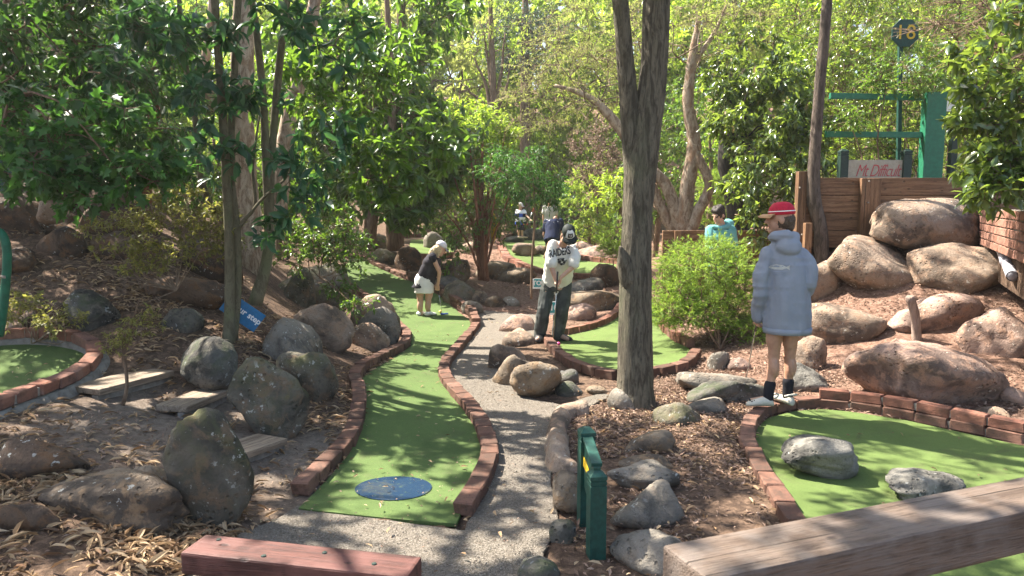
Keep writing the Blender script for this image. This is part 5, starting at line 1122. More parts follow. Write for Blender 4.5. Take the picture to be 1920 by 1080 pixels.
# slim bare tree in the background
t = Plant('slim_tree', 'slim bare branched tree left of the dark conifer', 'tree', P(925,420,23), 71)
t.stem([P(926,430,23), P(926,300,23), P(924,190,23), P(918,60,23), P(915,-40,23)], [.14,.13,.11,.08,.05], 10, 30, True, None, .15)
for x, y in ((885,100),(900,40),(960,120),(945,60),(870,160)): t.stem([P(924,220,23), P((924+x)/2+5, (220+y)/2, 23), P(x, y, 23)], [.07,.05,.02], 7, 14, True, None, .1)
t.crown(P(915,50,23), (1.2,.8,.9), 34, .5, 5, 8, .12, .035, .4, root=P(920,100,23), lim=.02); t.finish(BARK['brown'], LEAF['far'], T2)
# ---------------------------------------------------------------- leaf litter and bark chips
def m_litter(name, cols):
    t = NT(name); r = t.attr('rnd'); col = t.ramp(r, [(i/(len(cols)-1), c) for i, c in enumerate(cols)])
    pr = t.principled(col, .75, None, .25); tr = t.n('BsdfTranslucent'); t.set(tr.inputs[0], col); mx = t.n('MixShader'); mx.inputs[0].default_value = .15
    t.t.links.new(pr, mx.inputs[1]); t.t.links.new(tr.outputs[0], mx.inputs[2]); return t.done(mx.outputs[0])
LIT = m_litter('dry_leaf_litter', [(.10,.06,.035), (.2,.12,.06), (.30,.19,.10), (.38,.26,.15), (.45,.33,.2), (.33,.24,.15), (.16,.09,.05)])
CHIP = m_litter('bark_chips', [(.065,.042,.032), (.14,.088,.062), (.24,.155,.11), (.33,.22,.16), (.19,.12,.085), (.42,.30,.225), (.10,.065,.048)])
rsl = np.random.RandomState(77)
def scatter(name, label, boxes, T, mat, lmin, lmax, wr, tilt, avoid=True, lift=.006, dens=None):
    ps = []
    for (x0, x1, y0, y1, n) in boxes: ps.append(np.column_stack([rsl.uniform(x0, x1, n), rsl.uniform(y0, y1, n)]))
    p = np.concatenate(ps)
    if dens is not None: p = p[rsl.uniform(0, 1, len(p)) < dens(p)]
    if avoid: p = p[outside_mask(p[:, 0], p[:, 1])]
    N = len(p); z = g(p[:, 0], p[:, 1])+(ground_noise(p[:, 0], p[:, 1]) if avoid else .012)+lift+np.abs(rsl.normal(0, .008, N))
    a = rsl.uniform(0, 6.283, N); d = np.column_stack([np.cos(a), np.sin(a), rsl.normal(0, tilt, N)]); n_ = np.column_stack([rsl.normal(0, tilt*1.5, N), rsl.normal(0, tilt*1.5, N), np.ones(N)])
    l = rsl.uniform(lmin, lmax, N)
    V, F, r = leaf_arrays(np.column_stack([p, z]), nrm(d), n_, l, l*wr*rsl.uniform(.7, 1.3, N), rsl.uniform(0, 1, N), T); TRI[0] += len(F)
    o = obj(name, mesh_np(name, V, F, mat, False, {'rnd': r})); tag(o, label, 'litter', kind='stuff'); return o
clumpy = lambda p: np.clip(.55+1.6*fbm(np.column_stack([p*1.7, p[:, 0]*0]), 3, 31), 0, 1)
def leftd(p):
    s = np.exp(-(((p[:, 0]+2.2)/.8)**2+((p[:, 1]-5.0)/.6)**2)); return np.clip(clumpy(p)*(1-.8*s), 0, 1)
scatter('leaf_litter', 'long tan dry leaves strewn over the left bank and foreground', [(-3.6,-.9,2.6,4.0,9000),(-4.5,-.8,4.0,8.5,7000),(-5.5,-3,6,9,4500)], T8, LIT, .045, .115, .2, .3, dens=leftd)
scatter('leaf_litter', 'dry leaves scattered in the mulch bed by the green sign', [(.3,3,2.8,6.6,3200)], T8, LIT, .035, .08, .22, .3, dens=clumpy)
scatter('bark_mulch', 'reddish bark chips covering the right slope and mulch beds', [(.3,3.2,2.8,7,30000),(1.4,7.2,5.8,10.2,40000),(.3,4,7,12,8000)], T4, CHIP, .015, .06, .28, .35, dens=clumpy)
scatter('bark_mulch', 'fine chips and twigs on the left bank', [(-4.5,-.8,2.8,9,15000),(-3,-1.2,7,13,5000)], T4, CHIP, .012, .045, .28, .35, dens=clumpy)
scatter('bark_mulch', 'chips on the middle ground between the far greens', [(-3.5,3.5,11.5,20,15000)], T4, CHIP, .03, .09, .3, .35, dens=clumpy)
scatter('fallen_leaves', 'a few fallen leaves on the turf and the gravel path', [(-1.4,1.2,3,5,120),(-1.6,1,5,12,160),(2,4.8,3.6,6,60),(-4,-2.8,4.6,5.8,40)], T8, LIT, .018, .055, .3, .25, avoid=False, lift=.016)
scatter('loose_chips', 'small chips and grit drifted over the gravel path and fairway edges', [(-1.5,1.2,2.8,5,900),(-1.6,1.2,5,12,900)], T4, CHIP, .006, .022, .45, .3, avoid=False, lift=.012)
# loose stones of the path
PTH = np.array(PATH); q = np.column_stack([rsl.uniform(-1.5, 1.2, 14000), rsl.uniform(2.8, 7.5, 14000)]); q = q[in_poly(q[:, 0], q[:, 1], PTH)][:7000]
for F_ in (F1, TG, G2): q = q[~in_poly(q[:, 0], q[:, 1], np.array(F_))]
OC = np.array([[1,0,0],[0,1,0],[-1,0,0],[0,-1,0],[0,0,.7],[0,0,-.7]]); OF = np.array([[0,1,4],[1,2,4],[2,3,4],[3,0,4],[1,0,5],[2,1,5],[3,2,5],[0,3,5]])
r_ = rsl.uniform(.002, .006, len(q)); ang_ = rsl.uniform(0, 6.28, len(q)); ca, sa_ = np.cos(ang_), np.sin(ang_); V = OC[None]*(r_[:, None]*rsl.uniform(.6, 1.2, (len(q), 3)))[:, None]
V = np.stack([V[..., 0]*ca[:, None]-V[..., 1]*sa_[:, None], V[..., 0]*sa_[:, None]+V[..., 1]*ca[:, None], V[..., 2]], -1)+np.column_stack([q, g(q[:, 0], q[:, 1])+.009])[:, None]
STN = m_litter('path_stones', [(.1,.085,.07), (.18,.155,.13), (.25,.22,.18), (.15,.13,.105), (.32,.29,.245)])
o = obj('gravel', mesh_np('gravel', V.reshape(-1, 3), (OF[None]+(np.arange(len(q))*6)[:, None, None]).reshape(-1, 3), STN, False, {'rnd': np.repeat(rsl.uniform(0, 1, len(q)), 6)})); tag(o, 'loose pale stones of the gravel path', 'gravel', kind='stuff')
print('LEAF TRIS', TRI[0])
# ---------------------------------------------------------------- people
def unit(v): v = np.array(v, float); return v/(np.linalg.norm(v)+1e-9)
class Blob:
    """overlapping closed solids fused into one continuous surface"""
    def __init__(s): s.m = MB()
    def cap(s, a, b, ra, rb, n=12):
        a, b = np.array(a, float), np.array(b, float); d = unit(b-a); L = np.linalg.norm(b-a); pts = []; rad = []
        for t in np.linspace(-math.pi/2, 0, 5)[:]: pts.append(a+d*ra*math.sin(t)); rad.append(max(1e-4, ra*math.cos(t)))
        for t in np.linspace(0, math.pi/2, 5): pts.append(b+d*rb*math.sin(t)); rad.append(max(1e-4, rb*math.cos(t)))
        ref = np.array([1, 0, 0]) if abs(d[0]) < .8 else np.array([0, 1, 0]); x = unit(np.cross(d, ref)); y = np.cross(d, x); an = np.arange(n)*2*math.pi/n
        V = np.concatenate([p+r*(np.cos(an)[:, None]*x+np.sin(an)[:, None]*y) for p, r in zip(pts, rad)]); k = np.arange(n)
        F = np.concatenate([np.stack([i*n+k, i*n+(k+1) % n, (i+1)*n+(k+1) % n, (i+1)*n+k], 1) for i in range(len(pts)-1)])
        m = len(pts); s.m.add(V, F); base = s.m.n-len(V); s.m.f.setdefault(n, []).append(np.array([base+k[::-1], base+(m-1)*n+k])); return s
    def chain(s, pts, rad):
        for i in range(len(pts)-1): s.cap(pts[i], pts[i+1], rad[i], rad[i+1])
        return s
    def ell(s, c, r, R=None, n=16):
        th = np.linspace(0, math.pi, 11); an = np.arange(n)*2*math.pi/n
        V = np.stack([np.sin(th)[:, None]*np.cos(an), np.sin(th)[:, None]*np.sin(an), np.repeat(np.cos(th)[:, None], n, 1)], -1).reshape(-1, 3)*np.array(r)
        V[:n] += 1e-5*np.random.RandomState(0).normal(size=(n, 3))
        if R is not None: V = V@np.array(R).T
        k = np.arange(n); F = np.concatenate([np.stack([i*n+k, (i+1)*n+k, (i+1)*n+(k+1) % n, i*n+(k+1) % n], 1) for i in range(10)])
        s.m.add(V+np.array(c), F); return s
    def loft(s, rings, n=24):
        """rings: (centre, lateral unit, depth unit, rx, ry); flat ended"""
        an = np.arange(n)*2*math.pi/n; V = np.concatenate([np.array(c)+rx*np.cos(an)[:, None]*np.array(lx)+ry*np.sin(an)[:, None]*np.array(ly) for c, lx, ly, rx, ry in rings]); k = np.arange(n); m = len(rings)
        F = np.concatenate([np.stack([i*n+k, i*n+(k+1) % n, (i+1)*n+(k+1) % n, (i+1)*n+k], 1) for i in range(m-1)])
        s.m.add(V, F); base = s.m.n-len(V); s.m.f.setdefault(n, []).append(np.array([base+k[::-1], base+(m-1)*n+k])); return s
    def build(s, name, mat, parent, voxel=.008, smooth=3, dec=.5, fold=0.0, fs=9.0, seed=0):
        me = s.m.mesh('tmp', None, True); o = bpy.data.objects.new('tmp', me); COL.objects.link(o)
        bm = bmesh.new(); bm.from_mesh(me); bmesh.ops.recalc_face_normals(bm, faces=bm.faces[:]); bm.to_mesh(me); bm.free()
        r = o.modifiers.new('r', 'REMESH'); r.mode = 'VOXEL'; r.voxel_size = voxel
        if smooth: q = o.modifiers.new('s', 'SMOOTH'); q.factor = .5; q.iterations = smooth
        if dec < 1: q = o.modifiers.new('d', 'DECIMATE'); q.ratio = dec
        dg = bpy.context.evaluated_depsgraph_get(); out = bpy.data.meshes.new_from_object(o.evaluated_get(dg)); bpy.data.objects.remove(o); bpy.data.meshes.remove(me)
        out.name = name; out.materials.clear(); out.materials.append(mat); N = len(out.vertices)
        if fold:
            co = np.empty(N*3, np.float32); out.vertices.foreach_get('co', co); co = co.reshape(-1, 3); no = np.empty(N*3, np.float32); out.vertices.foreach_get('normal', no); no = no.reshape(-1, 3)
            f = fbm(co*np.array([fs*1.3, fs*1.3, fs*.45])+seed, 2, seed); f2 = fbm(np.column_stack([co[:, 0]*fs*.5, co[:, 1]*fs*.5, co[:, 2]*fs*2.4])+seed*3, 2, seed+5); co += no*(((np.abs(f)-.2)*1.5+(.25-np.abs(f2))*.8)*fold)[:, None]; out.vertices.foreach_set('co', co.ravel())
        out.polygons.foreach_set('use_smooth', np.ones(len(out.polygons), bool)); out.update()
        return obj(name, out, parent)
def m_skin(name, col):
    t = NT(name); c = t.pos(); n1 = t.noise(c, 30, 4); cc = t.mix(tuple(q*.86 for q in col), col, t.rr(n1, .35, .65)); b = t.n('BsdfPrincipled'); t.set(b.inputs['Base Color'], cc); b.inputs['Roughness'].default_value = .5
    b.inputs['Subsurface Weight'].default_value = .12; b.inputs['Subsurface Radius'].default_value = (.01,.004,.002); b.inputs['Specular IOR Level'].default_value = .35; return t.done(b.outputs[0])
def m_cloth(name, col, var=.15, scale=60, weave=.3, fade=None):
    t = NT(name); c = t.pos(); n1 = t.noise(c, 6, 4); n2 = t.noise(c, 350, 2); cc = t.mix(tuple(q*(1-var) for q in col), tuple(min(1, q*(1+var)) for q in col), t.rr(n1, .35, .65))
    if fade: cc = t.mix(cc, fade, t.math('MULTIPLY', t.rr(t.noise(t.pos((1,1,.5)), 9, 4), .5, .7), .6))
    return t.done(t.principled(cc, .9, t.bump(n2, weave, .002), .12))
SKIN = m_skin('skin', (.52,.31,.22)); SKIN2 = m_skin('skin_tanned', (.42,.235,.155)); EYE = m_simple('eye_dark', (.02,.015,.012), .2, .6, .05); LIP = m_simple('lip', (.38,.14,.12), .5, .3, .05)
HB = m_simple('hair_brown', (.07,.045,.028), .6, .35, .5, 90, .8); HD = m_simple('hair_dark', (.025,.017,.013), .6, .35, .5, 90, .8); HBL = m_simple('hair_blond', (.48,.36,.2), .6, .35, .3, 90, .8)
def add_head(b, c, face, up, s=1.0):
    face = unit(face); up = unit(np.array(up)-face*np.dot(up, face)); lat = np.cross(face, up)
    R = np.stack([lat, -face, up], 1)          # local x lateral, -y face, z up
    L = lambda x, y, z: np.array(c)+R@np.array([x, y, z])*s
    b.ell(L(0,.012,.02), np.array([.074,.094,.098])*s, R); b.ell(L(0,-.028,-.045), np.array([.056,.062,.068])*s, R); b.cap(L(0,-.07,-.092), L(0,-.06,-.09), .026*s, .03*s)
    b.cap(L(0,-.086,.012), L(0,-.107,-.024), .011*s, .015*s); b.ell(L(0,-.09,-.026), np.array([.02,.014,.01])*s, R)
    for q in (-1, 1): b.ell(L(q*.076,.014,-.012), np.array([.011,.022,.032])*s, R); b.ell(L(q*.03,-.076,.03), np.array([.022,.014,.009])*s, R)
    return R, L
def add_hand(b, w, d, n, curl=.7, s=1.0, side=1):
    """palm from wrist w along d, palm facing n; four fingers curl towards n, thumb from the side"""
    d, n = unit(d), unit(np.array(n)-np.dot(n, unit(d))*unit(d)); lat = np.cross(d, n)*side; w = np.array(w)
    R = np.stack([lat, n, d], 1); b.ell(w+d*.045*s, np.array([.038,.016,.052])*s, R)
    for k, (off, ln) in enumerate(((-.029,.062),(-.0095,.074),(.0105,.07),(.029,.056))):
        p0 = w+d*.082*s+lat*off*s; d1 = unit(d*math.cos(curl)+n*math.sin(curl)); p1 = p0+d1*ln*.5*s; d2 = unit(d*math.cos(curl*2.2)+n*math.sin(curl*2.2)); p2 = p1+d2*ln*.38*s; d3 = unit(d*math.cos(curl*3.1)+n*math.sin(curl*3.1)); p3 = p2+d3*ln*.24*s
        b.chain([p0-d*.02*s, p0, p1, p2, p3], [.009*s, .009*s, .0085*s, .008*s, .007*s])
    t0 = w+d*.022*s-lat*.026*s; t1 = t0+unit(-lat*.8+d*.8+n*.4)*.036*s; t2 = t1+unit(-lat*.1+d*.8+n*.8)*.03*s; b.chain([t0, t1, t2], [.014*s, .011*s, .009*s])
def shoe(name, mat, parent, heel, toe, ground_z, w=.045, h=.07, clog=False, sole=None):
    heel, toe = np.array(heel, float), np.array(toe, float); d = unit((toe-heel)*[1,1,0]); l = np.array([-d[1], d[0], 0]); up = np.array([0,0,1]); Ls = np.linalg.norm((toe-heel)[:2]); rings = []
    for t, wx, hh in ((-.02,.5,.5),(.06,.8,.85),(.22,.9,1.0),(.42,.95,.95),(.62,1.08,.72),(.82,1.08,.56),(.95,.8,.42),(1.02,.45,.25)):
        H = h*hh*(1.05 if clog and t > .5 else 1); rings.append((heel*[1,1,0]+d*Ls*t+up*(ground_z+H/2), l, up, w*wx, H/2))
    b = Blob(); b.loft(rings, 16); o = b.build(name, mat, parent, .006, 2, .6)
    if sole is not None:
        m = MB(); rr_ = [(.0,.75),(.15,.95),(.4,.95),(.7,1.12),(.9,1.0),(1.03,.55)]; top = [heel*[1,1,0]+d*Ls*t+l*w*q*1.03*sg+up*(ground_z+.016) for sg in (1,) for t, q in rr_]+[heel*[1,1,0]+d*Ls*t-l*w*q*1.03+up*(ground_z+.016) for t, q in rr_[::-1]]
        V = np.array(top+[p-up*.018 for p in top]); n = len(top); k = np.arange(n); m.v.append(V); m.n = len(V); m.f[n] = [np.array([k, n+k[::-1]])]; m.f[4] = [np.stack([k, n+k, n+(k+1) % n, (k+1) % n], 1)]; m.obj('sole', sole, o)
    return o
def cap_hat(parent, R, L, s, mat, brim_mat, panel=None, band=None, brim_len=.075, txt=None):
    o = None; n = 24; th = np.linspace(0, 1, 8); an = np.arange(n)*2*math.pi/n; V = []
    for t in th:
        r = math.cos(t*math.pi/2*.98); V.append(np.stack([.084*r**.7*np.cos(an), .012+.103*r**.7*np.sin(an), .035+.098*math.sin(t*math.pi/2)*np.ones(n)], 1))
    inn = [v*np.array([.94,.94,1])-np.array([0,0,.004]) for v in V[:1]]
    V = np.concatenate(inn+V); k = np.arange(n); F = np.concatenate([np.stack([i*n+k, i*n+(k+1) % n, (i+1)*n+(k+1) % n, (i+1)*n+k], 1) for i in range(len(V)//n-1)]); Vw = np.array([L(*q) for q in V])
    o = obj('cap', mesh_np('cap', Vw, [F, np.array([np.arange(n)+len(V)-n])], mat, True), parent)
    bv = []; m = 13
    for a in np.linspace(-1.15, 1.15, m):
        e = np.array([.085*math.sin(a), .012-.104*math.cos(a), .042]); q = e+np.array([.02*math.sin(a), -brim_len*math.cos(a*.95)**.7, -.012-.02*abs(math.sin(a))]); bv += [e, (e+q)/2+[0,0,.006], q]
    bv = np.array(bv); bt = np.concatenate([bv, bv-[0,0,.006]]); nn = m*3; Fb = []
    for i in range(m-1):
        for j in range(2): a_, b_, c_, d_ = i*3+j, i*3+j+1, (i+1)*3+j+1, (i+1)*3+j; Fb += [[a_, b_, c_, d_], [nn+d_, nn+c_, nn+b_, nn+a_]]
        Fb.append([i*3+2, nn+i*3+2, nn+(i+1)*3+2, (i+1)*3+2])
    obj('brim', mesh_np('brim', [L(*q) for q in bt], np.array(Fb), brim_mat, True), o)
    def patch(name, a0, a1, t0, t1, mat_, off, par):
        A = np.linspace(a0, a1, 13); TT = np.linspace(t0, t1, 5); W_ = [[((.084+off)*math.cos(t*math.pi/2*.98)**.7*math.sin(a), .012-(.103+off)*math.cos(t*math.pi/2*.98)**.7*math.cos(a), .035+(.098+off)*math.sin(t*math.pi/2)) for a in A] for t in TT]
        W_ = np.array([L(*q) for row in W_ for q in row]); f = np.array([[i*13+j, i*13+j+1, (i+1)*13+j+1, (i+1)*13+j] for i in range(4) for j in range(12)]); return obj(name, mesh_np(name, W_, f, mat_, True), par)
    if panel: patch('front_panel', -.75, .75, .02, .82, panel, .002, o)
    if band: patch('stripe', -3.14, 3.14, .13, .175, band, .003, o)
    if txt:
        patch('badge', -.42, .42, .15, .55, txt[2], .004, o); me = text_mesh(txt[0], txt[1], txt[3], 'lettering', 0, .0005, .001); co = np.array([v.co[:] for v in me.vertices])
        for v, c_ in zip(me.vertices, co):
            a = c_[0]/.1; t = .35+c_[1]/.14; v.co = Vector(L((.084+.007)*math.cos(t*math.pi/2)**.7*math.sin(a), .012-(.103+.007)*math.cos(t*math.pi/2)**.7*math.cos(a), .035+(.098+.006)*math.sin(t*math.pi/2)))
        obj('lettering', me, o)
    return o
def putter(label, grip, tip, head_dir, head_mat, grip_mat, shaft_mat, hl=.1, r=.0055):
    e = empty('putter', (0,0,0), label=label, cat='golf club', group='putters'); grip, tip = np.array(grip, float), np.array(tip, float); d = unit(tip-grip)
    m = MB(); m.tube([grip+d*.2, tip], [r, r*.8], 8); m.obj('shaft', shaft_mat, e, True); m = MB(); m.tube([grip-d*.06, grip+d*.22], [r*2.3, r*1.7], 8); m.obj('grip', grip_mat, e, True)
    h = unit(np.array(head_dir)); m = MB(); x, z = h, unit(np.array([0,0,1])-h*h[2]); y = np.cross(z, x); m.box(tip+h*hl*.3, (hl, .028, .026), np.stack([x, y, z], 1), .006); m.obj('club_head', head_mat, e); return e
def decal(me, target, M, parent, name, off=.004, direction=(0, 1, 0)):
    """lay flat artwork onto a garment"""
    from mathutils.bvhtree import BVHTree
    bv = BVHTree.FromPolygons([v.co for v in target.data.vertices], [p.vertices[:] for p in target.data.polygons]); D = Vector(direction).normalized()
    bm = bmesh.new(); bm.from_mesh(me)
    bmesh.ops.triangulate(bm, faces=bm.faces[:]); bmesh.ops.subdivide_edges(bm, edges=[e for e in bm.edges if e.calc_length() > .012], cuts=2); bm.to_mesh(me); bm.free()
    for v in me.vertices:
        p = M@Vector(v.co); h = bv.ray_cast(p-D*.6, D); v.co = (h[0]-D*off) if h[0] is not None else p
    return obj(name, me, parent)
STEEL = m_simple('steel_shaft', (.5,.5,.5), .25, .5, .05, 30, 0, .9); BLACK = m_simple('black_rubber', (.02,.02,.022), .6, .4, .1)
def limbs(b, J, s=1.0, arms=True):
    b.chain([J['hl'], J['kl'], J['al']], [.074*s, .05*s, .033*s]); b.chain([J['hr'], J['kr'], J['ar']], [.074*s, .05*s, .033*s])
    fy = unit((J['tl']+J['tr']-J['al']-J['ar'])*[1,1,0])
    for h_, k, a in (('hl', 'kl', 'al'), ('hr', 'kr', 'ar')):
        b.ell(J[k]+(J[a]-J[k])*.28-fy*.014*s, np.array([.05,.058,.105])*s); b.ell(J[h_]+(J[k]-J[h_])*.45+fy*.01*s, np.array([.07,.074,.16])*s); b.ell(J[k]+fy*.012*s, np.array([.05,.05,.05])*s)
    for a, t in (('al', 'tl'), ('ar', 'tr')): b.chain([J[a]-[0,0,.02*s], J[t]+[0,0,.03*s]], [.034*s, .026*s])
    if arms:
        for p in 'lr': b.chain([J['s'+p], J['e'+p], J['w'+p]], [.047*s, .036*s, .025*s])
def trunk_loft(b, J, s=1.0, grow=0.0, down=0.0, wid=(.155,.14,.165,.17), dep=(.115,.105,.115,.09)):
    hip = (J['hl']+J['hr'])/2; sh = (J['sl']+J['sr'])/2; up = unit(sh-hip); lat = unit(J['sr']-J['sl']); hl = unit(J['hr']-J['hl']); R = []
    for t, w, d in zip((-.08-down, .35, .78, 1.02), wid, dep):
        l = unit(hl*(1-t)+lat*t); y = unit(np.cross(up, l)); R.append((hip+(sh-hip)*t, l, y, (w+grow)*s, (d+grow)*s))
    b.loft(R); return R
JL = lambda Y: (lambda px, py, dy=0: P(px, py, Y+dy))
def base_person(label, origin): return empty('person', origin*0, label=label, cat='person', group='mini golf players')
def finish_head(e, b, J, s, face, up):
    R, L = add_head(b, J['head'], face, up, s); b.cap(J['neck']-unit(J['head']-J['neck'])*.06, J['head']-R[:, 2]*.05*s+R[:, 1]*.02, .056*s, .05*s)
    for q in (-1, 1):
        o = Blob(); o.ell(L(q*.03,-.083,.012), np.array([.013,.008,.008])*s, R); o.m.obj('eye', EYE, e, True)
    o = Blob(); o.ell(L(0,-.088,-.056), np.array([.023,.008,.006])*s, R); o.m.obj('mouth', LIP, e, True); return R, L

# ---- A: player in red cap and oversized grey hoodie, seen from behind
Yk = 5.9; j = JL(Yk); e = base_person('player in red cap, oversized blue grey hoodie and clogs, seen from behind', j(1460,768))
zs = gz(*j(1440,770)[:2])+.092
J = dict(hl=j(1455,600), hr=j(1486,600,.02), kl=j(1451,668,.02), kr=j(1481,668,.05), al=j(1441,744,.0), ar=j(1477,736,.06), tl=j(1408,758,.03), tr=j(1470,752,.16), sl=j(1446,478), sr=j(1498,480,-.01), el=j(1425,540,-.01), er=j(1522,527,-.06), wl=j(1421,590,.06), wr=j(1500,565,.14), neck=j(1470,447), head=j(1463,410,.02))
b = Blob(); trunk_loft(b, J, .92); limbs(b, J, .9); add_hand(b, J['wl'], j(1418,612,.08)-J['wl'], (1,.4,0), .75, .95, 1); add_hand(b, J['wr'], (-1,.5,-.2), (0,-1,0), .4, .9)
R, L = finish_head(e, b, J, 1.0, (-.93,.36,-.06), (0,0,1)); body = b.build('body', SKIN2, e, .0065, 3, .5)
HOOD = m_cloth('grey_fleece', (.225,.245,.285), .06, fade=(.255,.275,.315))
h = Blob(); X, Yv = np.array([1,0,0]), np.array([0,1,0]); lx = unit([1,-.03,0]); 
h.loft([(j(1476,620), lx, Yv, .178,.15), (j(1476,606), lx, Yv, .188,.155), (j(1475,560), lx, Yv, .176,.15), (j(1473,510), lx, Yv, .168,.14), (j(1472,482), lx, Yv, .158,.125), (j(1471,462), lx, Yv, .12,.1), (j(1470,448), lx, Yv, .08,.085)])
h.chain([j(1442,478), j(1426,520,-.02), J['el']+[.01,0,-.03], j(1421,578,.05)], [.07,.07,.068,.056]); h.cap(j(1420,580,.05), j(1421,594,.06), .05, .04)
h.chain([j(1502,480), j(1518,508,-.05), J['er']+[-.03,0,-.02], j(1500,565,.12)], [.07,.068,.066,.055])
h.ell(j(1479,462,-.085), (.105,.07,.075)); h.ell(j(1478,447,-.06), (.095,.06,.04)); h.chain([j(1447,446,.03), j(1455,443,-.06), j(1478,441,-.1), j(1492,443,-.03), j(1488,447,.07)], [.03,.034,.036,.034,.03])
hoodie = h.build('hoodie', HOOD, e, .008, 3, .8, .02, 5.5, 3)
m = Blob(); m.loft([(j(1476,624), lx, Yv, .186,.158), (j(1476,613), lx, Yv, .191,.162)]); m.m.obj('waistband', HOOD, hoodie, True)
c = Blob(); c.cap(j(1420,586,.055), j(1421,597,.06), .046, .043); c.m.obj('cuff', HOOD, hoodie, True)
for (ax, tx) in (('al', 'tl'), ('ar', 'tr')):
    k = Blob(); k.chain([J[ax]+[0,0,-.03], J[ax]+[0,0,.05], J[ax]+(J['k'+ax[1]]-J[ax])*.3], [.042,.043,.047]); k.build('sock', m_cloth('black_sock', (.018,.018,.022)), e, .007, 2, .6)
CLOG = m_simple('white_clog', (.45,.43,.36), .55, .3, .06)
zz0 = zs
s1 = shoe('shoe', CLOG, e, J['al']+[.035,-.01,0], J['al']+[-.175,.0,0], zz0, .043, .078, True); s2 = shoe('shoe', CLOG, e, J['ar']+[.02,-.06,0], J['ar']+[-.06,.16,0], zz0, .042, .078, True)
for sh_, ax, dx in ((s1, 'al', (-.19,0)), (s2, 'ar', (-.06,.17))):
    q = J[ax]; m = MB(); d = unit(np.array([dx[0], dx[1], 0])); l = np.array([-d[1], d[0], 0]); ar = [q*[1,1,0]+l*.053*math.cos(a)-d*(.03+.045*math.sin(a))+np.array([0,0,zz0+.075+.02*math.sin(a)]) for a in np.linspace(0, math.pi, 9)]; m.tube(ar, [.008]*9, 6); m.obj('heel_strap', CLOG, sh_, True)
    for i_, (u, v_) in enumerate(((.6,.5),(.6,-.5),(.75,.25),(.75,-.25),(.7,0.7),(.7,-.7))): hh = Blob(); hh.ell(q*[1,1,0]+d*(.2*u)+l*.035*v_+np.array([0,0,zz0+.055-.02*abs(v_)]), (.006,.006,.01)); hh.m.obj('vent_hole', BLACK, sh_, True)
RC = m_simple('red_cap', (.42,.012,.035), .7, .25, .12, 60); cap_hat(e, R, L, 1.0, RC, m_simple('tan_brim', (.42,.24,.12), .7, .2, .1), None, WHITE)
hr_ = Blob(); hr_.ell(L(0,.035,-.02), np.array([.078,.08,.085]), R); hr_.ell(L(0,.06,-.06), np.array([.06,.05,.05]), R); hr_.build('hair', HB, e, .006, 1, .6, .01, 40, 5)
# print on the back: pale fish over two rows of small lettering
CRM = m_simple('cream_print', (.40,.40,.37), .8, .2, .1); GRP = m_simple('grey_print', (.22,.25,.31), .8, .2, .1)
fish = [(-.075,.0),(-.055,.014),(-.02,.024),(.025,.02),(.05,.006),(.075,.022),(.07,0),(.075,-.02),(.05,-.004),(.02,-.016),(-.03,-.016),(-.06,-.008)]
def flat(poly, mat): return mesh_np('print', [(x, y, 0) for x, y in poly], np.array([list(range(len(poly)))]), mat, False)
cM = Matrix.Translation(Vector(j(1487,508,-.4)))@Matrix.Rotation(math.pi/2, 4, 'X')
decal(flat(fish, CRM), hoodie, cM, hoodie, 'fish_print'); decal(flat([(-.06,.004),(-.02,.012),(.03,.008),(.02,.0),(-.03,.0)], GRP), hoodie, cM@Matrix.Translation((0,.004,-.0)), hoodie, 'fish_back', .0055)
for r_, (w_, y_) in enumerate(((.055,-.035),(.05,-.048),(.045,-.061))): decal(flat([(-w_,y_),(w_,y_),(w_,y_+.007),(-w_,y_+.007)], GRP), hoodie, cM, hoodie, 'print_line')
putter('putter held low by the player in the red cap', j(1421,596,.09), G(1397,722)+[0,0,.02], (-1,.2,0), BLACK, BLACK, STEEL)

# ---- B: boy in white shirt putting
Yb = 9.75; j = JL(Yb); e = base_person('boy in white printed shirt, black jeans and trucker cap bending to putt', j(1040,640))
J = dict(hl=j(1029,530,.05), hr=j(1058,530,.05), kl=j(1020,580,-.06), kr=j(1054,580,-.06), al=j(1012,627,.03), ar=j(1046,624,.06), tl=j(1008,640,-.16), tr=j(1064,640,-.06), sl=j(1033,458,-.26), sr=j(1078,466,-.26), el=j(1034,500,-.38), er=j(1076,499,-.38), wl=j(1043,528,-.42), wr=j(1052,520,-.44), neck=j(1059,452,-.33), head=j(1066,440,-.44))
b = Blob(); trunk_loft(b, J, 1.0); limbs(b, J, 1.0); add_hand(b, J['wl'], (.1,-.1,-1), (1,0,0), .8, 1.0, 1); add_hand(b, J['wr'], (-.2,-.1,-1), (-1,0,0), .8, 1.0, -1)
R, L = finish_head(e, b, J, 1.0, (.15,-.6,-.78), (.05,-.78,.6)); b.build('body', SKIN, e, .0075, 3, .5)
sh = Blob(); ws = m_cloth('white_cotton', (.66,.65,.6), .05)
trunk_loft(sh, J, 1.0, .03, .06, (.165,.16,.17,.13), (.125,.12,.115,.075)); sh.chain([J['sl']+[.03,0,0], J['sl']*.5+J['el']*.5, J['el']+(J['el']-J['sl'])*-.15], [.066,.074,.078]); sh.chain([J['sr']+[-.03,0,0], J['sr']*.5+J['er']*.5, J['er']+(J['er']-J['sr'])*-.15], [.066,.074,.078])
shirt = sh.build('shirt', ws, e, .0085, 2, .7, .016, 8, 4)
jm = m_cloth('faded_black_denim', (.055,.06,.058), .25, fade=(.13,.135,.12)); pt = Blob(); hip = (J['hl']+J['hr'])/2
pt.loft([(hip+[0,0,-.1], X, Yv, .17,.14), (hip, X, Yv, .18,.14), (hip+[0,-.02,.1], X, Yv, .16,.125)]); 
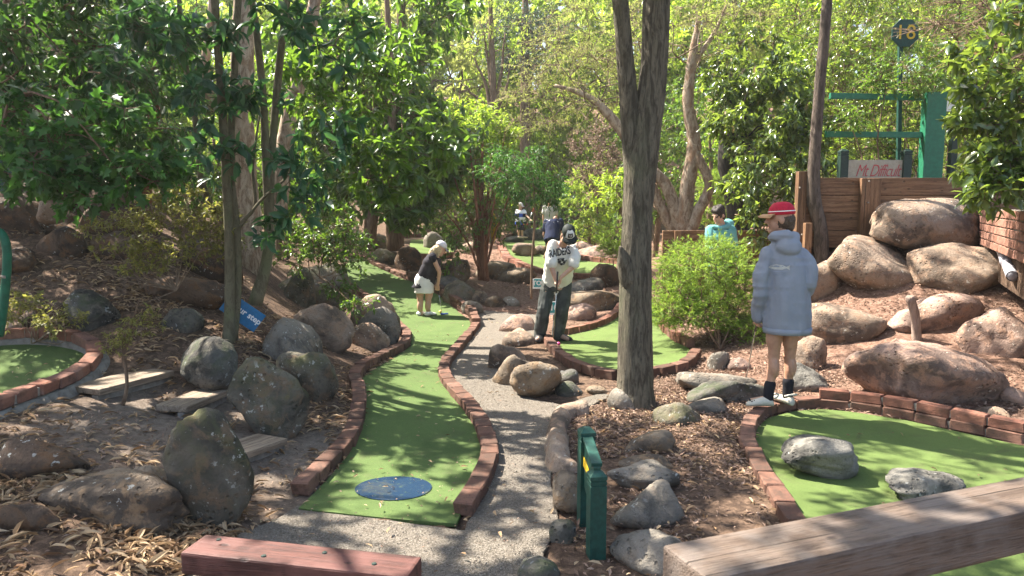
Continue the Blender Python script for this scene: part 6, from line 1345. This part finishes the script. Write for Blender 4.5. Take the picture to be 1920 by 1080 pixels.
for a_, k_, l_ in (('hl','kl','al'), ('hr','kr','ar')): pt.chain([J[a_], J[k_], J[l_]*.7+J[k_]*.3, J[l_]+[0,0,-.02]], [.105,.088,.088,.085])
pt.build('jeans', jm, e, .0085, 3, .6, .016, 7, 6)
zb_ = gz(*J['al'][:2])+.02; bsh = m_simple('black_leather', (.02,.02,.022), .45, .4, .2)
shoe('shoe', bsh, e, J['al']+[.01,.06,0], J['al']+[-.03,-.21,0], zb_+.02, .052, .1, sole=BLACK); shoe('shoe', bsh, e, J['ar']+[-.06,.03,0], J['ar']+[.18,-.07,0], gz(*J['ar'][:2])+.02, .052, .1, sole=BLACK)
BC = m_simple('black_cap', (.012,.018,.016), .7, .25, .1); cap_hat(e, R, L, 1.05, BC, BC, m_simple('white_mesh', (.7,.7,.68), .8, .2, .05), None, .08, ('KF', .045, BLACK, WHITE))
hr_ = Blob(); hr_.ell(L(0,.03,-.01), np.array([.078,.082,.075]), R); hr_.build('hair', HB, e, .007, 1, .6, .008, 40, 6)
INK = m_simple('dark_print', (.035,.037,.04), .8, .2, .2); INKG = m_simple('mid_grey_print', (.2,.21,.21), .8, .2, .2)
ta = text_mesh('RAIDERS', .1, INK, 'lettering', 0, 0, .003, .95); ty = Matrix.Diagonal((.74, 1.3, 1, 1))
cM = Matrix.Translation(Vector(j(1056,480,-1.0)))@Matrix.Rotation(-.16, 4, 'Y')@Matrix.Rotation(math.pi/2, 4, 'X'); decal(ta, shirt, cM@ty, shirt, 'lettering')
def blot(n, r0, seed, sx=1, sy=1): rs = random.Random(seed); return [(sx*r0*(.75+.5*rs.random())*math.cos(a), sy*r0*(.75+.5*rs.random())*math.sin(a)) for a in np.arange(n)*2*math.pi/n]
for k_, (dx_, dy_, r_, mt) in enumerate(((0,-.125,.06,INKG),(.02,-.11,.022,INK),(-.025,-.13,.02,INK),(.03,-.145,.016,INK),(-.01,-.165,.018,INK),(-.04,-.1,.012,INK),(.045,-.11,.014,WHITE),(0.0,-.14,.014,WHITE))):
    decal(flat(blot(11, r_, k_, 1, .8), mt), shirt, cM@Matrix.Translation((dx_+.01, dy_+.01, 0)), shirt, 'shield_print', .0045+.001*k_)
putter('putter of the boy in the white shirt, tip by the pink ball', j(1045,518,-.5), G(1037,648)+[0,0,.03], (1,-.2,0), BLACK, BLACK, STEEL)

# ---- C: woman in white skirt
Yw = 12.5; j = JL(Yw); e = base_person('woman in black sleeveless top, white skirt and white cap bending to putt', j(797,597))
J = dict(hl=j(786,530), hr=j(805,530,.03), kl=j(788,566,.0), kr=j(803,566,.0), al=j(789,592,.0), ar=j(803,592,-.02), tl=j(796,597,.16), tr=j(814,597,.12), sl=j(811,481,-.14), sr=j(819,483,.16), el=j(824,510,-.12), er=j(823,512,.12), wl=j(821,534,-.06), wr=j(820,532,.04), neck=j(818,477), head=j(826,466,.02))
b = Blob(); trunk_loft(b, J, .9); limbs(b, J, 1.0); add_hand(b, J['wl'], (-.1,.2,-1), (0,1,0), .8, 1.0, 1); add_hand(b, J['wr'], (-.1,-.1,-1), (0,-1,0), .8, 1.0, -1)
R, L = finish_head(e, b, J, .98, (.78,.35,-.52), (.5,.2,.84)); b.build('body', SKIN, e, .009, 3, .5)
v = Blob(); trunk_loft(v, J, .95, .03, .1, (.165,.15,.165,.12), (.14,.13,.13,.1)); v.cap(J['sl'], J['sl']+[.01,0,-.05], .068, .06); v.build('top', m_cloth('black_top', (.032,.03,.036), .3), e, .01, 3, .6, .012, 8, 7)
sk_ = Blob(); hip = (J['hl']+J['hr'])/2; sk_.loft([(j(795,549), X, Yv, .165,.15), (j(795,535), X, Yv, .165,.15), (j(795,522), X, Yv, .155,.14), (j(797,513), X, Yv, .135,.12)]); sk_.build('skirt', m_cloth('white_skirt', (.66,.65,.62), .06), e, .01, 2, .6, .008, 8, 8)
sw = m_simple('white_slipper', (.7,.68,.66), .8, .2, .1)
for a_, d_ in (('al', (.05,.16)), ('ar', (.12,.1))): shoe('shoe', sw, e, J[a_]+[-.04,-.04,0], J[a_]+[d_[0], d_[1], 0], gz(*J[a_][:2])+.016, .052, .075)
cap_hat(e, R, L, 1.0, m_simple('white_cap', (.62,.6,.64), .8, .2, .08), m_simple('grey_brim', (.3,.28,.32), .8, .2, .1))
hr_ = Blob(); hr_.ell(L(0,.03,-.03), np.array([.085,.085,.09]), R); hr_.chain([L(0,.07,-.06), L(.0,.09,-.14), L(0,.06,-.22)], [.065,.06,.035]); hr_.chain([L(.06,.0,-.04), L(.07,-.0,-.15)], [.03,.02]); hr_.chain([L(-.06,.0,-.04), L(-.07,-.02,-.17)], [.03,.02]); hr_.build('hair', HBL, e, .008, 1, .6, .01, 30, 9)
putter('putter with blue head held by the woman in the white skirt', j(819,528,0), G(829,592)+[0,0,.03], (1,.3,0), m_simple('blue_head', (.02,.06,.3), .4, .4, .1), BLACK, STEEL, .13)

# ---- generic standing figure for the distance
def simple_person(label, Y, J, top, bottom, skin, hairm, s, face, up, vox=.013, sleeves=True, skirt=None, shoes=BLACK, legs_long=True):
    e = base_person(label, J['head']); b = Blob(); trunk_loft(b, J, s); limbs(b, J, s)
    for p in 'lr': add_hand(b, J['w'+p], J['w'+p]-J['e'+p], (0,-1,0), .5, s, 1 if p == 'l' else -1)
    R, L = finish_head(e, b, J, s, face, up); b.build('body', skin, e, vox*.85, 2, .6)
    t_ = Blob(); trunk_loft(t_, J, s, .03, .1 if skirt is None else skirt, (.16,.15,.17,.14) if skirt is None else (.2,.17,.165,.13))
    for p in 'lr':
        if sleeves == 'long': t_.chain([J['s'+p], J['e'+p], J['w'+p]], [.075*s, .068*s, .05*s])
        elif sleeves: t_.chain([J['s'+p], J['s'+p]*.4+J['e'+p]*.6], [.07*s, .07*s])
    tp = t_.build('shirt' if skirt is None else 'dress', top, e, vox, 2, .6, .012, 8, 11)
    q = Blob(); hip = (J['hl']+J['hr'])/2; q.loft([(hip+[0,0,-.12*s], X, Yv, .15*s,.12*s), (hip+[0,0,.08*s], X, Yv, .15*s,.12*s)])
    for a_, k_, l_ in (('hl','kl','al'), ('hr','kr','ar')): q.chain([J[a_], J[k_]] + ([J[l_]] if legs_long else []), [.09*s, .075*s]+([.065*s] if legs_long else []))
    q.build('trousers' if legs_long else 'shorts', bottom, e, vox, 2, .6)
    for a_, t__ in (('al','tl'), ('ar','tr')): shoe('shoe', shoes, e, J[a_]+(J[a_]-J[t__])*.2, J[t__], J[t__][2]-.0, .048*s, .09*s)
    h_ = Blob(); h_.ell(L(0,.02,.03), np.array([.084,.1,.098])*s, R); h_.ell(L(0,.05,-.03), np.array([.075,.06,.07])*s, R); h_.build('hair', hairm, e, .009, 1, .6, .016, 30, 12); return e, R, L, tp
def stand(j, cx, head_y, foot_y, s, lean=0, face=-1, armL=None, armR=None, zg=None):
    """upright joints in image columns; head_y / foot_y rows of head centre and soles"""
    H = foot_y-head_y; f = lambda t: head_y+H*t; w = H*.06
    J = dict(head=j(cx,f(0)), neck=j(cx,f(.1)), sl=j(cx-w*1.75,f(.155)), sr=j(cx+w*1.75,f(.155)), hl=j(cx-w*.8,f(.47)), hr=j(cx+w*.8,f(.47)), kl=j(cx-w*.9,f(.72)), kr=j(cx+w*.9,f(.72)), al=j(cx-w*.9,f(.95)), ar=j(cx+w*.9,f(.95)), el=j(cx-w*2.2,f(.34)), er=j(cx+w*2.2,f(.34)), wl=j(cx-w*2.1,f(.5)), wr=j(cx+w*2.1,f(.5)))
    J['tl'] = J['al']*[1,1,0]+[0,face*.17*s,J['al'][2]-.07*s]; J['tr'] = J['ar']*[1,1,0]+[0,face*.17*s,J['ar'][2]-.07*s]; return J
# ---- G: boy in teal hoodie behind the juniper
Yt_ = 10.6; j = JL(Yt_); zf = gz(*j(1350,500)[:2]); fy = 540-FPX*((zf-CAM_Z)*CP+Yt_*SP)/(Yt_*CP-(zf-CAM_Z)*SP)
J = stand(j, 1352, 403, fy, 1.0); J['head'] = j(1347,404,-.03); J['el'] = j(1330,465,-.1); J['wl'] = j(1335,490,-.25)
e, R, L, tp = simple_person('boy with curly dark hair in a teal hoodie looking down behind the juniper', Yt_, J, m_cloth('teal_fleece', (.13,.34,.33), .1), m_cloth('dark_shorts', (.05,.05,.06)), SKIN, HD, .98, (-.75,-.55,-.35), (-.2,-.1,.97), .011, 'long', None, BLACK, True)
h = Blob(); h.chain([j(1338,425,-.06), j(1352,428,-.1), j(1366,424,-.02)], [.03,.035,.04]); h.ell(j(1364,420,.09), (.1,.09,.075)); h.build('hood', m_cloth('teal_fleece_hood', (.14,.36,.35), .1), tp, .01, 2, .6)
hh = Blob(); rs_ = random.Random(3)
for k_ in range(46):
    a, t = rs_.uniform(0, 6.28), rs_.uniform(.15, 1.0); hh.ell(L(.085*math.cos(a)*math.cos(t*1.2), .02+.1*math.sin(a)*math.cos(t*1.2), .045+.085*math.sin(t*1.4)), [rs_.uniform(.016,.026)]*3, None, 8)
hh.build('curls', HD, e, .009, 1, .7)
# ---- D: child in striped dress on the far boulder
def m_check():
    t = NT('striped_dress'); c = t.pos(); sp = t.n('SeparateXYZ'); t.t.links.new(c, sp.inputs[0]); z = t.math('FRACT', t.math('MULTIPLY', sp.outputs[2], 3.6)); x = t.math('FRACT', t.math('MULTIPLY', sp.outputs[0], 4.1))
    zi = t.math('GREATER_THAN', z, .55); xi = t.math('GREATER_THAN', x, .5); col = t.mix((.7,.7,.72), (.04,.1,.5), zi); col = t.mix(col, (.012,.016,.06), t.math('MULTIPLY', zi, xi)); return t.done(t.principled(col, .85, None, .15))
Yd = 26.0; j = JL(Yd); J = stand(j, 976, 386, 446, .85); J['wr'] = j(994,411,-.3); J['er'] = j(987,404,-.15); J['tl'] = J['al']+[.16,-.06,-.06]; J['tr'] = J['ar']+[.17,-.04,-.06]
e, R, L, tp = simple_person('child in blue and white striped dress standing on the far boulder', Yd, J, m_check(), m_cloth('dark_hem', (.02,.02,.04)), SKIN, HBL, .85, (.9,-.2,-.3), (0,0,1), .018, True, .28, m_simple('beige_shoe', (.4,.3,.24)), False)
putter('red tipped putter held by the child in stripes', j(1003,386,-.3), j(988,421,-.3), (-1,0,0), m_simple('red_head', (.5,.03,.05)), m_simple('red_grip', (.5,.03,.05)), STEEL, .16, .01)
cap_hat(e, R, L, .9, m_simple('white_sunhat', (.65,.62,.6)), WHITE)
# ---- E: person in navy, bent over, behind the putting boy
Yn = 19.0; j = JL(Yn); zf = gz(*j(1036,500)[:2]); fy = 540-FPX*((zf-CAM_Z)*CP+Yn*SP)/(Yn*CP-(zf-CAM_Z)*SP); J = stand(j, 1036, 405, fy, 1.0)
for k_, q in dict(hl=(1026,446,0), hr=(1044,446,0), sl=(1024,416,.28), sr=(1052,414,.28), neck=(1042,412,.36), head=(1044,420,.5), el=(1020,440,.3), er=(1055,438,.3), wl=(1026,462,.4), wr=(1050,460,.4)).items(): J[k_] = j(*q)
def m_speck():
    t = NT('navy_speckled'); c = t.pos(); v = t.voro(c, 13); sp = t.n('SeparateXYZ'); t.t.links.new(c, sp.inputs[0]); top_ = t.rr(sp.outputs[2], 1.22, 1.3); col = t.mix((.012,.018,.045), (.6,.58,.6), t.math('MULTIPLY', t.math('LESS_THAN', v, .28), top_)); return t.done(t.principled(col, .85, None, .15))
simple_person('person in navy speckled shirt stooping behind the putting boy', Yn, J, m_speck(), m_cloth('navy_jeans', (.02,.025,.04)), SKIN2, HD, 1.05, (0,.7,-.7), (0,.7,.7), .016)
# ---- F: person in grey shirt farther back
Yg = 23.5; j = JL(Yg); zf = gz(*j(1030,460)[:2]); fy = 540-FPX*((zf-CAM_Z)*CP+Yg*SP)/(Yg*CP-(zf-CAM_Z)*SP); J = stand(j, 1031, 374, fy, 1.0)
simple_person('person in pale grey shirt half hidden by leaves behind the one in navy', Yg, J, m_cloth('grey_shirt', (.42,.41,.37), .1), m_cloth('dark_trousers', (.03,.03,.035)), SKIN, HD, 1.0, (.3,-.9,-.2), (0,0,1), .018)
# ---- H: tiny figure with pink cap behind the slender stems
Yh = 15.5; j = JL(Yh); zf = gz(*j(533,420)[:2]); fy = 540-FPX*((zf-CAM_Z)*CP+Yh*SP)/(Yh*CP-(zf-CAM_Z)*SP); J = stand(j, 531, 340, fy, .95)
e, R, L, tp = simple_person('person in pink cap and olive shirt glimpsed through leaves on the left', Yh, J, m_cloth('olive_shirt', (.2,.22,.12), .1), m_cloth('khaki', (.15,.12,.08)), SKIN, HB, .95, (.6,-.7,-.2), (0,0,1), .016)
cap_hat(e, R, L, .95, m_simple('pink_cap', (.5,.1,.16)), m_simple('pink_brim', (.5,.1,.16)))
# ---------------------------------------------------------------- sunlit air under the trees
hz = MB(); hz.box((0, 325, 17.5), (1100, 950, 41)); ho = hz.obj('haze', None); ho['kind'] = 'stuff'; ho['label'] = 'thin sunlit haze under the trees'
t = NT('haze_air'); pv = t.n('VolumePrincipled'); pv.inputs['Color'].default_value = (1, .97, .88, 1); pv.inputs['Density'].default_value = .0012; pv.inputs['Anisotropy'].default_value = .5
t.t.links.new(pv.outputs[0], t.out.inputs['Volume']); ho.data.materials.append(t.m); SC.cycles.volume_bounces = 0
